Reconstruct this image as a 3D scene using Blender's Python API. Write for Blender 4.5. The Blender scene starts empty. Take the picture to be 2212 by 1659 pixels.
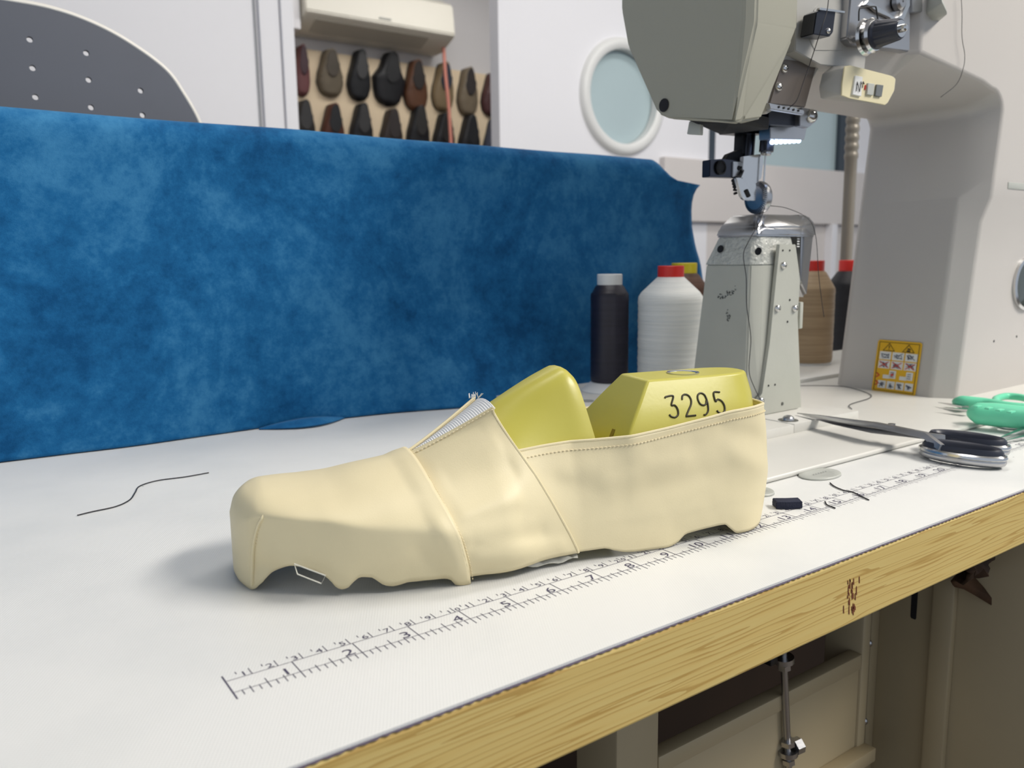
import bpy, bmesh, math, random
from mathutils import Vector, Matrix, noise
random.seed(7)
W, H = 2212, 1659
# ------------------------------------------------------------------ camera
CF = 1750.39
CY, CP, CR = 0.612943, 0.154742, -0.0135845
CC = Vector((-0.07325, -0.29203, 0.15456))
_f = Vector((math.sin(CY)*math.cos(CP), math.cos(CY)*math.cos(CP), -math.sin(CP)))
_r = _f.cross(Vector((0, 0, 1))).normalized(); _u = _r.cross(_f)
_c, _s = math.cos(CR), math.sin(CR)
CRt = _r*_c + _u*_s; CU = -_r*_s + _u*_c
cd = bpy.data.cameras.new('camera'); cam = bpy.data.objects.new('camera', cd)
bpy.context.scene.collection.objects.link(cam)
m3 = Matrix((CRt, CU, -_f)).transposed()
cam.matrix_world = Matrix.Translation(CC) @ m3.to_4x4()
cd.sensor_width = 36; cd.lens = CF/W*36; cd.clip_start = 0.01; cd.clip_end = 50
cd.dof.use_dof = True; cd.dof.focus_distance = 0.47; cd.dof.aperture_fstop = 13
bpy.context.scene.camera = cam
def at(px, py, ax, val):
    "real point where the sight line of a measured photo pixel meets the plane axis=val"
    d = CRt*((px-W/2)/CF) - CU*((py-H/2)/CF) + _f
    return CC + d*((val-CC[ax])/d[ax])
def depth(P): return (Vector(P)-CC).dot(_f)
# ------------------------------------------------------------------ world and light
sc = bpy.context.scene
w = bpy.data.worlds.new('world'); sc.world = w; w.use_nodes = True
w.node_tree.nodes['Background'].inputs[0].default_value = (0.78, 0.87, 1.0, 1)
w.node_tree.nodes['Background'].inputs[1].default_value = 0.54
sc.view_settings.view_transform = 'Standard'; sc.view_settings.look = 'None'
sc.view_settings.exposure = 0.25; sc.view_settings.gamma = 1.0
def area(name, loc, target, sx, sy, power, col):
    l = bpy.data.lights.new(name, 'AREA'); l.shape = 'RECTANGLE'; l.size = sx; l.size_y = sy
    l.energy = power; l.color = col
    o = bpy.data.objects.new(name, l); sc.collection.objects.link(o); o.location = loc
    d = Vector(target)-Vector(loc); o.rotation_euler = d.to_track_quat('-Z', 'Y').to_euler()
    return o
area('ceiling_lamp_light', (1.42, -0.98, 1.74), (0.9, -0.3, 0), 1.3, 0.6, 78, (1, .95, .87))
area('ceiling_lamp_light', (0.55, 0.30, 1.74), (0.55, 0.30, 0), 1.2, 0.3, 8.5, (1, .97, .93))
area('ceiling_lamp_light', (2.2, 0.9, 1.72), (2.2, 0.9, 0), 1.2, 0.3, 11, (1, .97, .93))
area('ceiling_lamp_light', (2.4, 2.9, 2.0), (2.4, 2.9, 0), 1.2, 0.6, 16, (1, .97, .92))
area('ceiling_lamp_light', (0.9, 2.8, 2.0), (0.9, 2.8, 0), 1.2, 0.6, 8, (1, .97, .92))

# ------------------------------------------------------------------ materials
def lin(c):
    return tuple(((v/255)/12.92 if v/255 <= .04045 else ((v/255+.055)/1.055)**2.4) for v in c)
def mat(name, rgb, rough=.5, metal=0, var=0, vscale=20, bump=0, bscale=200, spec=.5, rgb2=None, coat=0, sheen=0, bdist=.001, contrast=(.35,.65), detail=4, stretch=None):
    m = bpy.data.materials.new(name); m.use_nodes = True; nt = m.node_tree; b = nt.nodes['Principled BSDF']
    c = lin(rgb); b.inputs['Base Color'].default_value = (*c, 1)
    b.inputs['Roughness'].default_value = rough; b.inputs['Metallic'].default_value = metal
    b.inputs['Specular IOR Level'].default_value = spec
    b.inputs['Coat Weight'].default_value = coat; b.inputs['Coat Roughness'].default_value = .15
    if sheen:
        b.inputs['Sheen Weight'].default_value = sheen; b.inputs['Sheen Roughness'].default_value = .4
    tc = nt.nodes.new('ShaderNodeTexCoord'); src = tc.outputs['Object']
    if stretch:
        mp = nt.nodes.new('ShaderNodeMapping'); mp.inputs['Scale'].default_value = stretch
        nt.links.new(src, mp.inputs['Vector']); src = mp.outputs['Vector']
    if var or rgb2:
        n = nt.nodes.new('ShaderNodeTexNoise'); n.inputs['Scale'].default_value = vscale; n.inputs['Detail'].default_value = detail
        nt.links.new(src, n.inputs['Vector'])
        r = nt.nodes.new('ShaderNodeValToRGB'); c2 = lin(rgb2) if rgb2 else tuple(v*(1-var) for v in c)
        r.color_ramp.elements[0].position = contrast[0]; r.color_ramp.elements[1].position = contrast[1]
        r.color_ramp.elements[0].color = (*c2, 1); r.color_ramp.elements[1].color = (*c, 1)
        nt.links.new(n.outputs['Fac'], r.inputs['Fac']); nt.links.new(r.outputs['Color'], b.inputs['Base Color'])
    if bump:
        n2 = nt.nodes.new('ShaderNodeTexNoise'); n2.inputs['Scale'].default_value = bscale; n2.inputs['Detail'].default_value = 3
        nt.links.new(src, n2.inputs['Vector'])
        bp = nt.nodes.new('ShaderNodeBump'); bp.inputs['Strength'].default_value = bump; bp.inputs['Distance'].default_value = bdist
        nt.links.new(n2.outputs['Fac'], bp.inputs['Height']); nt.links.new(bp.outputs['Normal'], b.inputs['Normal'])
    return m
def emis(name, rgb, s):
    m = mat(name, rgb); b = m.node_tree.nodes['Principled BSDF']
    b.inputs['Emission Color'].default_value = (*lin(rgb), 1); b.inputs['Emission Strength'].default_value = s
    return m
M = {}
M['leather'] = mat('cream leather', (226, 213, 175), .46, var=.05, vscale=25, bump=.10, bscale=1500, bdist=.0004, spec=.4)
M['leather_in'] = mat('cream leather inside', (222, 208, 176), .8, bump=.2, bscale=900)
M['stitch'] = mat('cream thread', (226, 212, 176), .7)
M['elastic'] = mat('white ribbed elastic', (232, 232, 232), .8)
M['last'] = mat('yellow plastic', (192, 184, 82), .34, rgb2=(186, 177, 76), vscale=14, bump=.06, bscale=500, spec=.5, bdist=.0005)
M['last_mark'] = mat('dark engraved number', (50, 44, 20), .6)
M['board'] = mat('white insole board', (225, 222, 210), .8, var=.15, vscale=300)
M['chrome'] = mat('polished steel', (205, 205, 205), .16, 1)
M['steel'] = mat('brushed steel', (184, 184, 186), .3, 1, bump=.05, bscale=400)
M['dksteel'] = mat('dark steel', (70, 72, 80), .3, 1)
M['black'] = mat('black plastic', (22, 24, 32), .45)
M['knob'] = mat('navy black plastic', (38, 42, 56), .4)
M['mgrey'] = mat('machine grey enamel', (172, 170, 165), .38, var=.03, vscale=6, bump=.05, bscale=220, bdist=.0006)
M['mwhite'] = mat('machine pale enamel', (190, 185, 180), .42, var=.03, vscale=5, bump=.04, bscale=250, bdist=.0006)
M['cover'] = mat('grey beige cover plastic', (162, 160, 146), .5, bump=.05, bscale=700, bdist=.0004)
M['bedw'] = mat('white bed enamel', (214, 212, 206), .35, var=.04, vscale=14, bump=.12, bscale=260, bdist=.0006)
M['postp'] = mat('post enamel', (180, 180, 170), .35, var=.04, vscale=25, bump=.10, bscale=240, bdist=.0008)
M['rough'] = mat('chipped glossy enamel', (196, 197, 190), .18, bump=.9, bscale=260, bdist=.003, var=.15, vscale=160)
M['wear'] = mat('worn bare metal', (120, 120, 114), .5, .5, var=.5, vscale=500)
M['bplate'] = mat('brown grey plate', (104, 96, 90), .35, .4)
M['cream'] = mat('cream plastic', (218, 208, 172), .45)
M['lgrey'] = mat('light grey plastic', (176, 178, 172), .45)
M['mgr'] = mat('mid grey plastic', (104, 108, 110), .45)
M['red'] = mat('red plastic', (216, 44, 36), .4)
M['yellow'] = mat('yellow plastic cap', (226, 204, 30), .4)
M['whitep'] = mat('white plastic', (224, 224, 222), .4)
def thread_mat(name, rgb, rgb2, rough=.55):
    return mat(name, rgb, rough, rgb2=rgb2, vscale=30, stretch=(.25, .25, 9), bump=.5, bscale=120, bdist=.0008, detail=6)
M['t_navy'] = thread_mat('dark purple thread', (34, 30, 46), (24, 22, 36), .4)
M['t_white'] = thread_mat('white thread', (228, 228, 224), (212, 214, 212), .5)
M['t_brown'] = thread_mat('brown thread', (104, 70, 52), (84, 56, 42))
M['t_tan'] = thread_mat('tan thread', (176, 152, 120), (156, 132, 102))
M['t_black'] = thread_mat('black thread', (20, 20, 28), (14, 14, 20))
M['thr'] = mat('black sewing thread', (28, 26, 32), .6)
M['ink'] = mat('printed purple grey ink', (72, 68, 92), .7)
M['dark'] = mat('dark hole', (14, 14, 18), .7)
M['mint'] = mat('mint green plastic', (108, 212, 172), .42)
M['walls'] = mat('white wall paint', (234, 233, 237), .5, var=.02, vscale=2)
M['wallg'] = mat('grey white wall paint', (214, 208, 205), .55, var=.04, vscale=3)
M['wallroom'] = mat('back room wall paint', (206, 204, 206), .6)
M['floor'] = mat('grey brown floor', (92, 80, 66), .6, var=.2, vscale=6)
M['ceil'] = mat('ceiling paint', (228, 228, 226), .7)
M['ac'] = mat('warm white plastic', (226, 222, 210), .4)
M['acd'] = mat('grey flap plastic', (190, 186, 174), .5)
M['tan'] = mat('tan display board', (226, 206, 176), .6, var=.03, vscale=3)
M['glass'] = mat('frosted glass', (178, 196, 200), .25, var=.04, vscale=3, spec=.5)
M['frame_dk'] = mat('dark window frame', (52, 62, 72), .5)
M['pboard'] = mat('dark grey laminate', (92, 95, 104), .55, var=.12, vscale=7)
M['pedge'] = mat('pale board edge', (216, 212, 204), .5)
M['pipe'] = mat('grey brown pipe', (128, 122, 112), .4, .3)
M['pink'] = mat('salmon pink pipe', (214, 140, 124), .5)
M['framep'] = mat('cream frame enamel', (176, 160, 128), .45, var=.06, vscale=9)
M['dkwood'] = mat('dark brown board', (66, 46, 28), .7, var=.3, vscale=5)
M['rag'] = mat('brown suede', (84, 58, 36), .85, rgb2=(48, 32, 20), vscale=35, bump=.6, bscale=60, bdist=.004)
M['navyf'] = mat('navy felt', (30, 34, 54), .9, bump=.5, bscale=900)
M['signy'] = mat('sign yellow', (226, 176, 24), .5)
M['signw'] = mat('sign white', (220, 220, 218), .5)
M['signk'] = mat('sign black print', (30, 30, 34), .5)
M['signr'] = mat('sign red print', (196, 60, 50), .5)
M['signg'] = mat('sign grey blue print', (90, 96, 112), .6)
M['led'] = emis('white led', (190, 215, 255), 3.0)
M['lampm'] = emis('lamp diffuser', (255, 250, 240), 3.0)
# suede
def suede():
    m = mat('blue suede', (20, 78, 128), .8, sheen=.35, spec=.15, bump=.5, bscale=1400, bdist=.0006)
    nt = m.node_tree; b = nt.nodes['Principled BSDF']
    b.inputs['Sheen Tint'].default_value = (.25, .55, .9, 1)
    tc = nt.nodes.new('ShaderNodeTexCoord')
    n1 = nt.nodes.new('ShaderNodeTexNoise'); n1.inputs['Scale'].default_value = 6; n1.inputs['Detail'].default_value = 8; n1.inputs['Roughness'].default_value = .68; n1.inputs['Distortion'].default_value = .6
    n2 = nt.nodes.new('ShaderNodeTexNoise'); n2.inputs['Scale'].default_value = 45; n2.inputs['Detail'].default_value = 6; n2.inputs['Roughness'].default_value = .8
    nt.links.new(tc.outputs['Object'], n1.inputs['Vector']); nt.links.new(tc.outputs['Object'], n2.inputs['Vector'])
    mx = nt.nodes.new('ShaderNodeMath'); mx.operation = 'MULTIPLY_ADD'; mx.inputs[1].default_value = .42
    nt.links.new(n2.outputs['Fac'], mx.inputs[0])
    m2 = nt.nodes.new('ShaderNodeMath'); m2.operation = 'MULTIPLY'; m2.inputs[1].default_value = .6
    nt.links.new(n1.outputs['Fac'], m2.inputs[0]); nt.links.new(m2.outputs[0], mx.inputs[2])
    r = nt.nodes.new('ShaderNodeValToRGB'); e = r.color_ramp.elements
    e[0].position = .40; e[0].color = (*lin((6, 72, 120)), 1); e[1].position = .63; e[1].color = (*lin((60, 126, 172)), 1)
    k = e.new(.50); k.color = (*lin((24, 96, 148)), 1)
    nt.links.new(mx.outputs[0], r.inputs['Fac']); nt.links.new(r.outputs['Color'], b.inputs['Base Color'])
    return m
M['suede'] = suede()
def vinyl():
    m = mat('white vinyl table surface', (222, 222, 220), .42, spec=.35)
    nt = m.node_tree; b = nt.nodes['Principled BSDF']; tc = nt.nodes.new('ShaderNodeTexCoord')
    # woven emboss
    wv = []
    for ang in (0, 1.5708):
        mp = nt.nodes.new('ShaderNodeMapping'); mp.inputs['Rotation'].default_value = (0, 0, ang+.5)
        wt = nt.nodes.new('ShaderNodeTexWave'); wt.inputs['Scale'].default_value = 260
        nt.links.new(tc.outputs['Object'], mp.inputs['Vector']); nt.links.new(mp.outputs['Vector'], wt.inputs['Vector']); wv.append(wt)
    ad = nt.nodes.new('ShaderNodeMath'); ad.operation = 'ADD'
    nt.links.new(wv[0].outputs['Fac'], ad.inputs[0]); nt.links.new(wv[1].outputs['Fac'], ad.inputs[1])
    bp = nt.nodes.new('ShaderNodeBump'); bp.inputs['Strength'].default_value = .10; bp.inputs['Distance'].default_value = .0004
    nt.links.new(ad.outputs[0], bp.inputs['Height']); nt.links.new(bp.outputs['Normal'], b.inputs['Normal'])
    # faint smudges + specks
    n = nt.nodes.new('ShaderNodeTexNoise'); n.inputs['Scale'].default_value = 9; n.inputs['Detail'].default_value = 6
    r = nt.nodes.new('ShaderNodeValToRGB'); r.color_ramp.elements[0].position = .3; r.color_ramp.elements[1].position = .55
    r.color_ramp.elements[0].color = (*lin((212, 213, 212)), 1); r.color_ramp.elements[1].color = (*lin((222, 222, 220)), 1)
    v = nt.nodes.new('ShaderNodeTexVoronoi'); v.inputs['Scale'].default_value = 36
    vr = nt.nodes.new('ShaderNodeValToRGB'); vr.color_ramp.elements[0].position = .022; vr.color_ramp.elements[1].position = .028
    n3 = nt.nodes.new('ShaderNodeTexNoise'); n3.inputs['Scale'].default_value = 28
    gt = nt.nodes.new('ShaderNodeMath'); gt.operation = 'GREATER_THAN'; gt.inputs[1].default_value = .52
    inv = nt.nodes.new('ShaderNodeMath'); inv.operation = 'SUBTRACT'; inv.inputs[0].default_value = 1
    mu = nt.nodes.new('ShaderNodeMath'); mu.operation = 'MULTIPLY'
    mx = nt.nodes.new('ShaderNodeMix'); mx.data_type = 'RGBA'; mx.inputs['B'].default_value = (.12, .12, .13, 1)
    for a in (n, v, n3): nt.links.new(tc.outputs['Object'], a.inputs['Vector'])
    nt.links.new(n.outputs['Fac'], r.inputs['Fac']); nt.links.new(r.outputs['Color'], mx.inputs['A'])
    nt.links.new(v.outputs['Distance'], vr.inputs['Fac']); nt.links.new(vr.outputs['Color'], inv.inputs[1])
    nt.links.new(n3.outputs['Fac'], gt.inputs[0]); nt.links.new(gt.outputs[0], mu.inputs[0]); nt.links.new(inv.outputs[0], mu.inputs[1])
    nt.links.new(mu.outputs[0], mx.inputs['Factor']); nt.links.new(mx.outputs['Result'], b.inputs['Base Color'])
    return m
M['vinyl'] = vinyl()
def wood():
    m = mat('pine edge', (196, 164, 92), .5, spec=.4)
    nt = m.node_tree; b = nt.nodes['Principled BSDF']; tc = nt.nodes.new('ShaderNodeTexCoord')
    mp = nt.nodes.new('ShaderNodeMapping'); mp.inputs['Scale'].default_value = (.035, 1, 1)
    nt.links.new(tc.outputs['Object'], mp.inputs['Vector'])
    wv = nt.nodes.new('ShaderNodeTexWave'); wv.bands_direction = 'Z'; wv.inputs['Scale'].default_value = 95; wv.inputs['Distortion'].default_value = 26
    wv.inputs['Detail'].default_value = 3; wv.inputs['Detail Scale'].default_value = .9; wv.inputs['Detail Roughness'].default_value = .62; wv.wave_profile = 'SAW'
    nt.links.new(mp.outputs['Vector'], wv.inputs['Vector']); fr = wv
    r = nt.nodes.new('ShaderNodeValToRGB'); e = r.color_ramp.elements
    e[0].position = 0; e[0].color = (*lin((214, 190, 122)), 1); e[1].position = 1; e[1].color = (*lin((190, 158, 92)), 1)
    k = e.new(.70); k.color = (*lin((212, 184, 114)), 1)
    k = e.new(.90); k.color = (*lin((186, 152, 84)), 1)
    nt.links.new(fr.outputs[0], r.inputs['Fac']); nt.links.new(r.outputs['Color'], b.inputs['Base Color'])
    return m
M['wood'] = wood()

# ------------------------------------------------------------------ helpers
COL = sc.collection
def finish(name, bm, m, parent=None, smooth=True, angle=40, loc=None):
    me = bpy.data.meshes.new(name); 
    bmesh.ops.recalc_face_normals(bm, faces=bm.faces)
    bm.to_mesh(me); bm.free()
    for mm in (m if isinstance(m, (list, tuple)) else [m]): me.materials.append(M[mm] if isinstance(mm, str) else mm)
    if smooth:
        for p in me.polygons: p.use_smooth = True
        if hasattr(me, 'set_sharp_from_angle'): me.set_sharp_from_angle(angle=math.radians(angle))
    o = bpy.data.objects.new(name, me); COL.objects.link(o)
    if parent: o.parent = parent; o.matrix_parent_inverse = parent.matrix_basis.inverted()
    if loc: o.location = loc
    return o
def tag(o, label=None, cat=None, group=None, kind=None):
    if label: o['label'] = label
    if cat: o['category'] = cat
    if group: o['group'] = group
    if kind: o['kind'] = kind
    return o
def thing(name, label, cat, loc=(0, 0, 0), rz=0, group=None):
    o = bpy.data.objects.new(name, None); COL.objects.link(o); o.empty_display_size = .02
    o.location = loc; o.rotation_euler = (0, 0, rz)
    o.matrix_basis = Matrix.Translation(loc) @ Matrix.Rotation(rz, 4, 'Z')
    return tag(o, label, cat, group)
def box(bm, lo, hi):
    vs = [bm.verts.new((x, y, z)) for x in (lo[0], hi[0]) for y in (lo[1], hi[1]) for z in (lo[2], hi[2])]
    for f in ((0,1,3,2), (4,6,7,5), (0,4,5,1), (2,3,7,6), (0,2,6,4), (1,5,7,3)): bm.faces.new([vs[i] for i in f])
    return bm
def B(lo, hi, bev=0, seg=2):
    bm = bmesh.new(); box(bm, lo, hi)
    if bev: bmesh.ops.bevel(bm, geom=bm.edges[:], offset=bev, segments=seg, affect='EDGES', profile=.5)
    return bm
def hull(pts, bev=0, seg=2):
    bm = bmesh.new()
    for p in pts: bm.verts.new(p)
    bmesh.ops.convex_hull(bm, input=bm.verts[:])
    bmesh.ops.dissolve_limit(bm, angle_limit=.02, verts=bm.verts[:], edges=bm.edges[:])
    if bev: bmesh.ops.bevel(bm, geom=bm.edges[:], offset=bev, segments=seg, affect='EDGES', profile=.5)
    return bm
def tube(bm, pts, r, n=8, closed=False, flat=1.0, caps=True):
    pts = [Vector(p) for p in pts]; N = len(pts); rings = []; up = None
    for i, p in enumerate(pts):
        if closed: t = pts[(i+1) % N]-pts[i-1]
        else: t = pts[min(i+1, N-1)]-pts[max(i-1, 0)]
        t.normalize()
        if up is None: up = t.orthogonal().normalized()
        up = (up - t*up.dot(t)).normalized(); s = t.cross(up)
        rr = r[i] if isinstance(r, (list, tuple)) else r
        rings.append([bm.verts.new(p + (up*math.cos(a)*flat + s*math.sin(a))*rr) for a in [2*math.pi*k/n for k in range(n)]])
    for i in range(N if closed else N-1):
        a, b = rings[i], rings[(i+1) % N]
        for k in range(n): bm.faces.new((a[k], a[(k+1) % n], b[(k+1) % n], b[k]))
    if caps and not closed: bm.faces.new(rings[0][::-1]); bm.faces.new(rings[-1])
    return bm
def lathe(bm, prof, c, axis=(0, 0, 1), n=40):
    "prof: list (radius, height along axis)"
    ax = Vector(axis).normalized(); u = ax.orthogonal().normalized(); v = ax.cross(u); c = Vector(c); rings = []
    for r, h in prof:
        if r < 1e-6: rings.append([bm.verts.new(c+ax*h)])
        else: rings.append([bm.verts.new(c+ax*h+(u*math.cos(2*math.pi*k/n)+v*math.sin(2*math.pi*k/n))*r) for k in range(n)])
    for a, b in zip(rings, rings[1:]):
        for k in range(n):
            k2 = (k+1) % n
            if len(a) == 1 and len(b) == 1: continue
            if len(a) == 1: bm.faces.new((a[0], b[k], b[k2]))
            elif len(b) == 1: bm.faces.new((a[k], b[0], a[k2]))
            else: bm.faces.new((a[k], b[k], b[k2], a[k2]))
    return bm
def cyl(bm, c, axis, r, h, n=24): return lathe(bm, [(0, 0), (r, 0), (r, h), (0, h)], c, axis, n)
def spline(pts, n=8, closed=False):
    P = [Vector(p) for p in pts]; out = []; N = len(P)
    for i in range(N if closed else N-1):
        p0 = P[i-1] if (closed or i > 0) else P[0]*2-P[1]
        p1 = P[i]; p2 = P[(i+1) % N]
        p3 = P[(i+2) % N] if (closed or i+2 < N) else P[-1]*2-P[-2]
        for k in range(n):
            t = k/n
            out.append(.5*((2*p1)+(p2-p0)*t+(2*p0-5*p1+4*p2-p3)*t*t+(3*p1-p0-3*p2+p3)*t**3))
    if not closed: out.append(P[-1])
    return out
def interp(x, xs, ys):
    if x <= xs[0]: return ys[0]
    for i in range(len(xs)-1):
        if x <= xs[i+1]:
            t = (x-xs[i])/(xs[i+1]-xs[i]); return ys[i]*(1-t)+ys[i+1]*t
    return ys[-1]
def sinterp(x, xs, ys):
    "monotone smooth (Hermite) interpolation"
    if x <= xs[0]: return ys[0]
    if x >= xs[-1]: return ys[-1]
    n = len(xs)
    for i in range(n-1):
        if x <= xs[i+1]:
            h = xs[i+1]-xs[i]; t = (x-xs[i])/h; d = (ys[i+1]-ys[i])/h
            def sl(j):
                if j == 0 or j == n-1: return d
                a = (ys[j]-ys[j-1])/(xs[j]-xs[j-1]); b = (ys[j+1]-ys[j])/(xs[j+1]-xs[j])
                return 0 if a*b <= 0 else 2*a*b/(a+b)
            m0, m1 = sl(i), sl(i+1)
            return ((2*t**3-3*t*t+1)*ys[i]+(t**3-2*t*t+t)*h*m0+(-2*t**3+3*t*t)*ys[i+1]+(t**3-t*t)*h*m1)
def grid(bm, rows, closed_u=False, mi=0):
    V = [[bm.verts.new(p) for p in r] for r in rows]
    for i in range(len(V)-1):
        for j in range(len(V[0])-1):
            f = bm.faces.new((V[i][j], V[i+1][j], V[i+1][j+1], V[i][j+1])); f.material_index = mi
    return V
def solid(o, t, off=0):
    s = o.modifiers.new('thickness', 'SOLIDIFY'); s.thickness = t; s.offset = off; return o
def poly_prism(pts, d):
    "polygon of 3D points extruded by vector d"
    bm = bmesh.new(); d = Vector(d); a = [bm.verts.new(p) for p in pts]; b = [bm.verts.new(Vector(p)+d) for p in pts]
    bm.faces.new(a); bm.faces.new(b[::-1]); n = len(pts)
    for i in range(n): bm.faces.new((a[i], b[i], b[(i+1) % n], a[(i+1) % n]))
    return bm
def text_bm(bm, s, size, mtx, ext=0.0, align='CENTER', xs=1.0):
    cu = bpy.data.curves.new('txt', 'FONT'); cu.body = s; cu.size = size; cu.extrude = ext; cu.align_x = align; cu.resolution_u = 4
    o = bpy.data.objects.new('txt', cu); COL.objects.link(o)
    dg = bpy.context.evaluated_depsgraph_get(); me = bpy.data.meshes.new_from_object(o.evaluated_get(dg))
    me.transform(mtx @ Matrix.Diagonal((xs, 1, 1, 1))); bm.from_mesh(me)
    bpy.data.objects.remove(o); bpy.data.curves.remove(cu); bpy.data.meshes.remove(me)
def screw(name, p, axis, r, parent, hexs=True, m='chrome'):
    bm = bmesh.new(); lathe(bm, [(0, 0), (r, 0), (r*.98, r*.25), (r*.75, r*.62), (r*.42, r*.76), (r*.38, r*.3), (0, r*.28)], p, axis, 20)
    return finish(name, bm, m, parent, angle=50)
def quadline(bm, x0, y0, x1, y1, wd, z):
    a = Vector((x0, y0, z)); b = Vector((x1, y1, z)); t = (b-a).normalized(); s = Vector((-t.y, t.x, 0))*wd/2
    bm.faces.new([bm.verts.new(p) for p in (a-s, b-s, b+s, a+s)])

# ------------------------------------------------------------------ room shell
FZ = -0.75; YW = 2.0; CZ = 1.75
def struct(name, bm, m, smooth=False): return tag(finish(name, bm, m, smooth=smooth), kind='structure')
struct('floor', B((-3, -2.5, FZ-.05), (8, 4.6, FZ)), 'floor')
struct('ceiling', B((-3, -2.5, CZ+.02), (8, YW+.1, CZ+.07)), 'ceil')
struct('ceiling.001', B((-.5, YW+.1, 2.02), (4.6, 4.15, 2.07)), 'ceil')
# partition with doorway 0.81..1.49
bm = B((-3, YW, FZ), (.775, YW+.04, CZ+.02)); 
struct('wall_back', bm, 'walls')
bm = bmesh.new()
box(bm, (.700, YW-.004, FZ), (.706, YW+.0, CZ)); 
struct('trim_1', bm, mat('groove shadow gap', (150, 152, 156), .6))
struct('trim_2', B((.712, YW-.012, FZ), (.768, YW, CZ), .002), 'walls')
struct('trim_3', B((.770, YW-.02, FZ), (.806, YW+.04, CZ), .003), 'walls')
struct('trim_4', B((1.488, YW-.022, FZ), (1.53, YW+.03, CZ), .003), 'walls')
# door leaf with porthole (ring + pane)
def door_with_hole():
    bm = bmesh.new(); n = 48; cx, cz, r = 2.035, .725, .175; x0, x1, z0, z1 = 1.53, 2.50, FZ, CZ
    outer = []
    for k in range(n):
        a = 2*math.pi*k/n; c, s = math.cos(a), math.sin(a)
        t = min([v for v in (((x1-cx)/c if c > 1e-9 else 9), ((x0-cx)/c if c < -1e-9 else 9), ((z1-cz)/s if s > 1e-9 else 9), ((z0-cz)/s if s < -1e-9 else 9))])
        outer.append((cx+c*t, cz+s*t))
    inner = [(cx+r*math.cos(2*math.pi*k/n), cz+r*math.sin(2*math.pi*k/n)) for k in range(n)]
    for y in (YW-.02, YW+.03):
        o = [bm.verts.new((x, y, z)) for x, z in outer]; i = [bm.verts.new((x, y, z)) for x, z in inner]
        for k in range(n): bm.faces.new((o[k], o[(k+1) % n], i[(k+1) % n], i[k]))
    bm.verts.ensure_lookup_table()
    for k in range(n):
        a, b = n+k, n+(k+1) % n; bm.faces.new([bm.verts[v] for v in (a, b, b+2*n, a+2*n)])
    for cx2, cz2 in ((x0, z0), (x1, z0), (x0, z1), (x1, z1)): pass
    d = struct('door_1', bm, 'walls')
    # close the four corners of the leaf
    bm = bmesh.new(); prof = [(.165, .02), (.165, -.012), (.176, -.020), (.192, -.020), (.203, -.012), (.207, 0)]
    lathe(bm, [(a, -b) for a, b in prof], (cx, YW-.02, cz), (0, -1, 0), 64)
    tag(finish('porthole_ring', bm, 'whitep', d))
    bm = bmesh.new(); cyl(bm, (cx, YW+.01, cz), (0, -1, 0), .176, .006, 64)
    finish('porthole_glass', bm, 'glass', d)
door_with_hole()
# wall to the right of the door: apron wall, ledge band, window
struct('wall_back.001', B((2.50, YW-.02, FZ), (7.0, YW+.06, .46)), 'wallg')
struct('trim_5', B((2.225, YW-.05, .285), (5.2, YW-.02, .525), .004), 'wallg')
struct('trim_6', B((3.30, YW-.06, FZ), (3.34, YW-.02, .285), .002), 'walls')
wn = B((2.52, YW, .50), (2.60, YW+.05, 1.7))
wn = bmesh.new(); box(wn, (2.50, YW-.01, .46), (2.55, YW+.04, CZ)); box(wn, (3.40, YW-.01, .46), (3.48, YW+.04, CZ)); box(wn, (2.55, YW-.01, CZ-.05), (3.40, YW+.04, CZ))
wf = struct('window_1', wn, 'frame_dk')
finish('glass_pane', B((2.70, YW+.01, .46), (3.40, YW+.018, CZ-.05)), 'glass', wf, smooth=False)
finish('blind', B((2.55, YW+.0, .46), (2.70, YW+.03, CZ-.05)), 'walls', wf, smooth=False)
struct('wall_back.002', B((3.48, YW-.01, .46), (7, YW+.05, CZ)), 'walls')
# back room
struct('wall_far', B((-.4, 4.055, FZ), (4.5, 4.12, 2.02)), 'wallroom')
struct('wall_right', B((4.4, YW+.06, FZ), (4.47, 4.05, 2.02)), 'wallroom')
struct('wall_left', B((-.4, YW+.08, FZ), (-.33, 4.05, 2.02)), 'wallroom')
# visible lamp bodies on the ceiling (lit panels)
for (x, y, z) in ((.55, .30, CZ), (2.2, .9, CZ)):
    t = thing('ceiling_lamp', 'long white ceiling lamp panel', 'lamp', (x, y, z), 0, 'ceiling lamps')
    finish('lamp_body', B((x-.62, y-.17, z-.005), (x+.62, y+.17, z+.02), .003), 'whitep', t)

# ------------------------------------------------------------------ air conditioner, tan board, shoes in the back room
YB = 4.05
def P4(px, py, y=4.0): return at(px, py, 1, y)
ac = thing('air_conditioner', 'white wall-mounted air conditioner above the tan shoe board', 'air conditioner', (2.1, 4.05, 1.33))
pr = [(4.05, 1.575), (3.86, 1.575), (3.82, 1.55), (3.80, 1.395), (3.82, 1.375), (3.95, 1.325), (4.05, 1.325)]
bm = poly_prism([(1.575, y, z) for y, z in pr], (.875, 0, 0)); bmesh.ops.bevel(bm, geom=bm.edges[:], offset=.006, segments=2, affect='EDGES')
finish('casing', bm, 'ac', ac)
bm = poly_prism([(1.64, y, z) for y, z in ((3.835, 1.366), (3.935, 1.327), (3.938, 1.333), (3.838, 1.372))], (.66, 0, 0)); finish('air_flap', bm, 'acd', ac, smooth=False)
finish('intake_grille', B((1.65, 3.87, 1.575), (2.42, 4.02, 1.582)), 'acd', ac, smooth=False)
finish('badge', B((1.98, 3.7975, 1.412), (2.05, 3.801, 1.420)), 'lgrey', ac, smooth=False)
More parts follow.
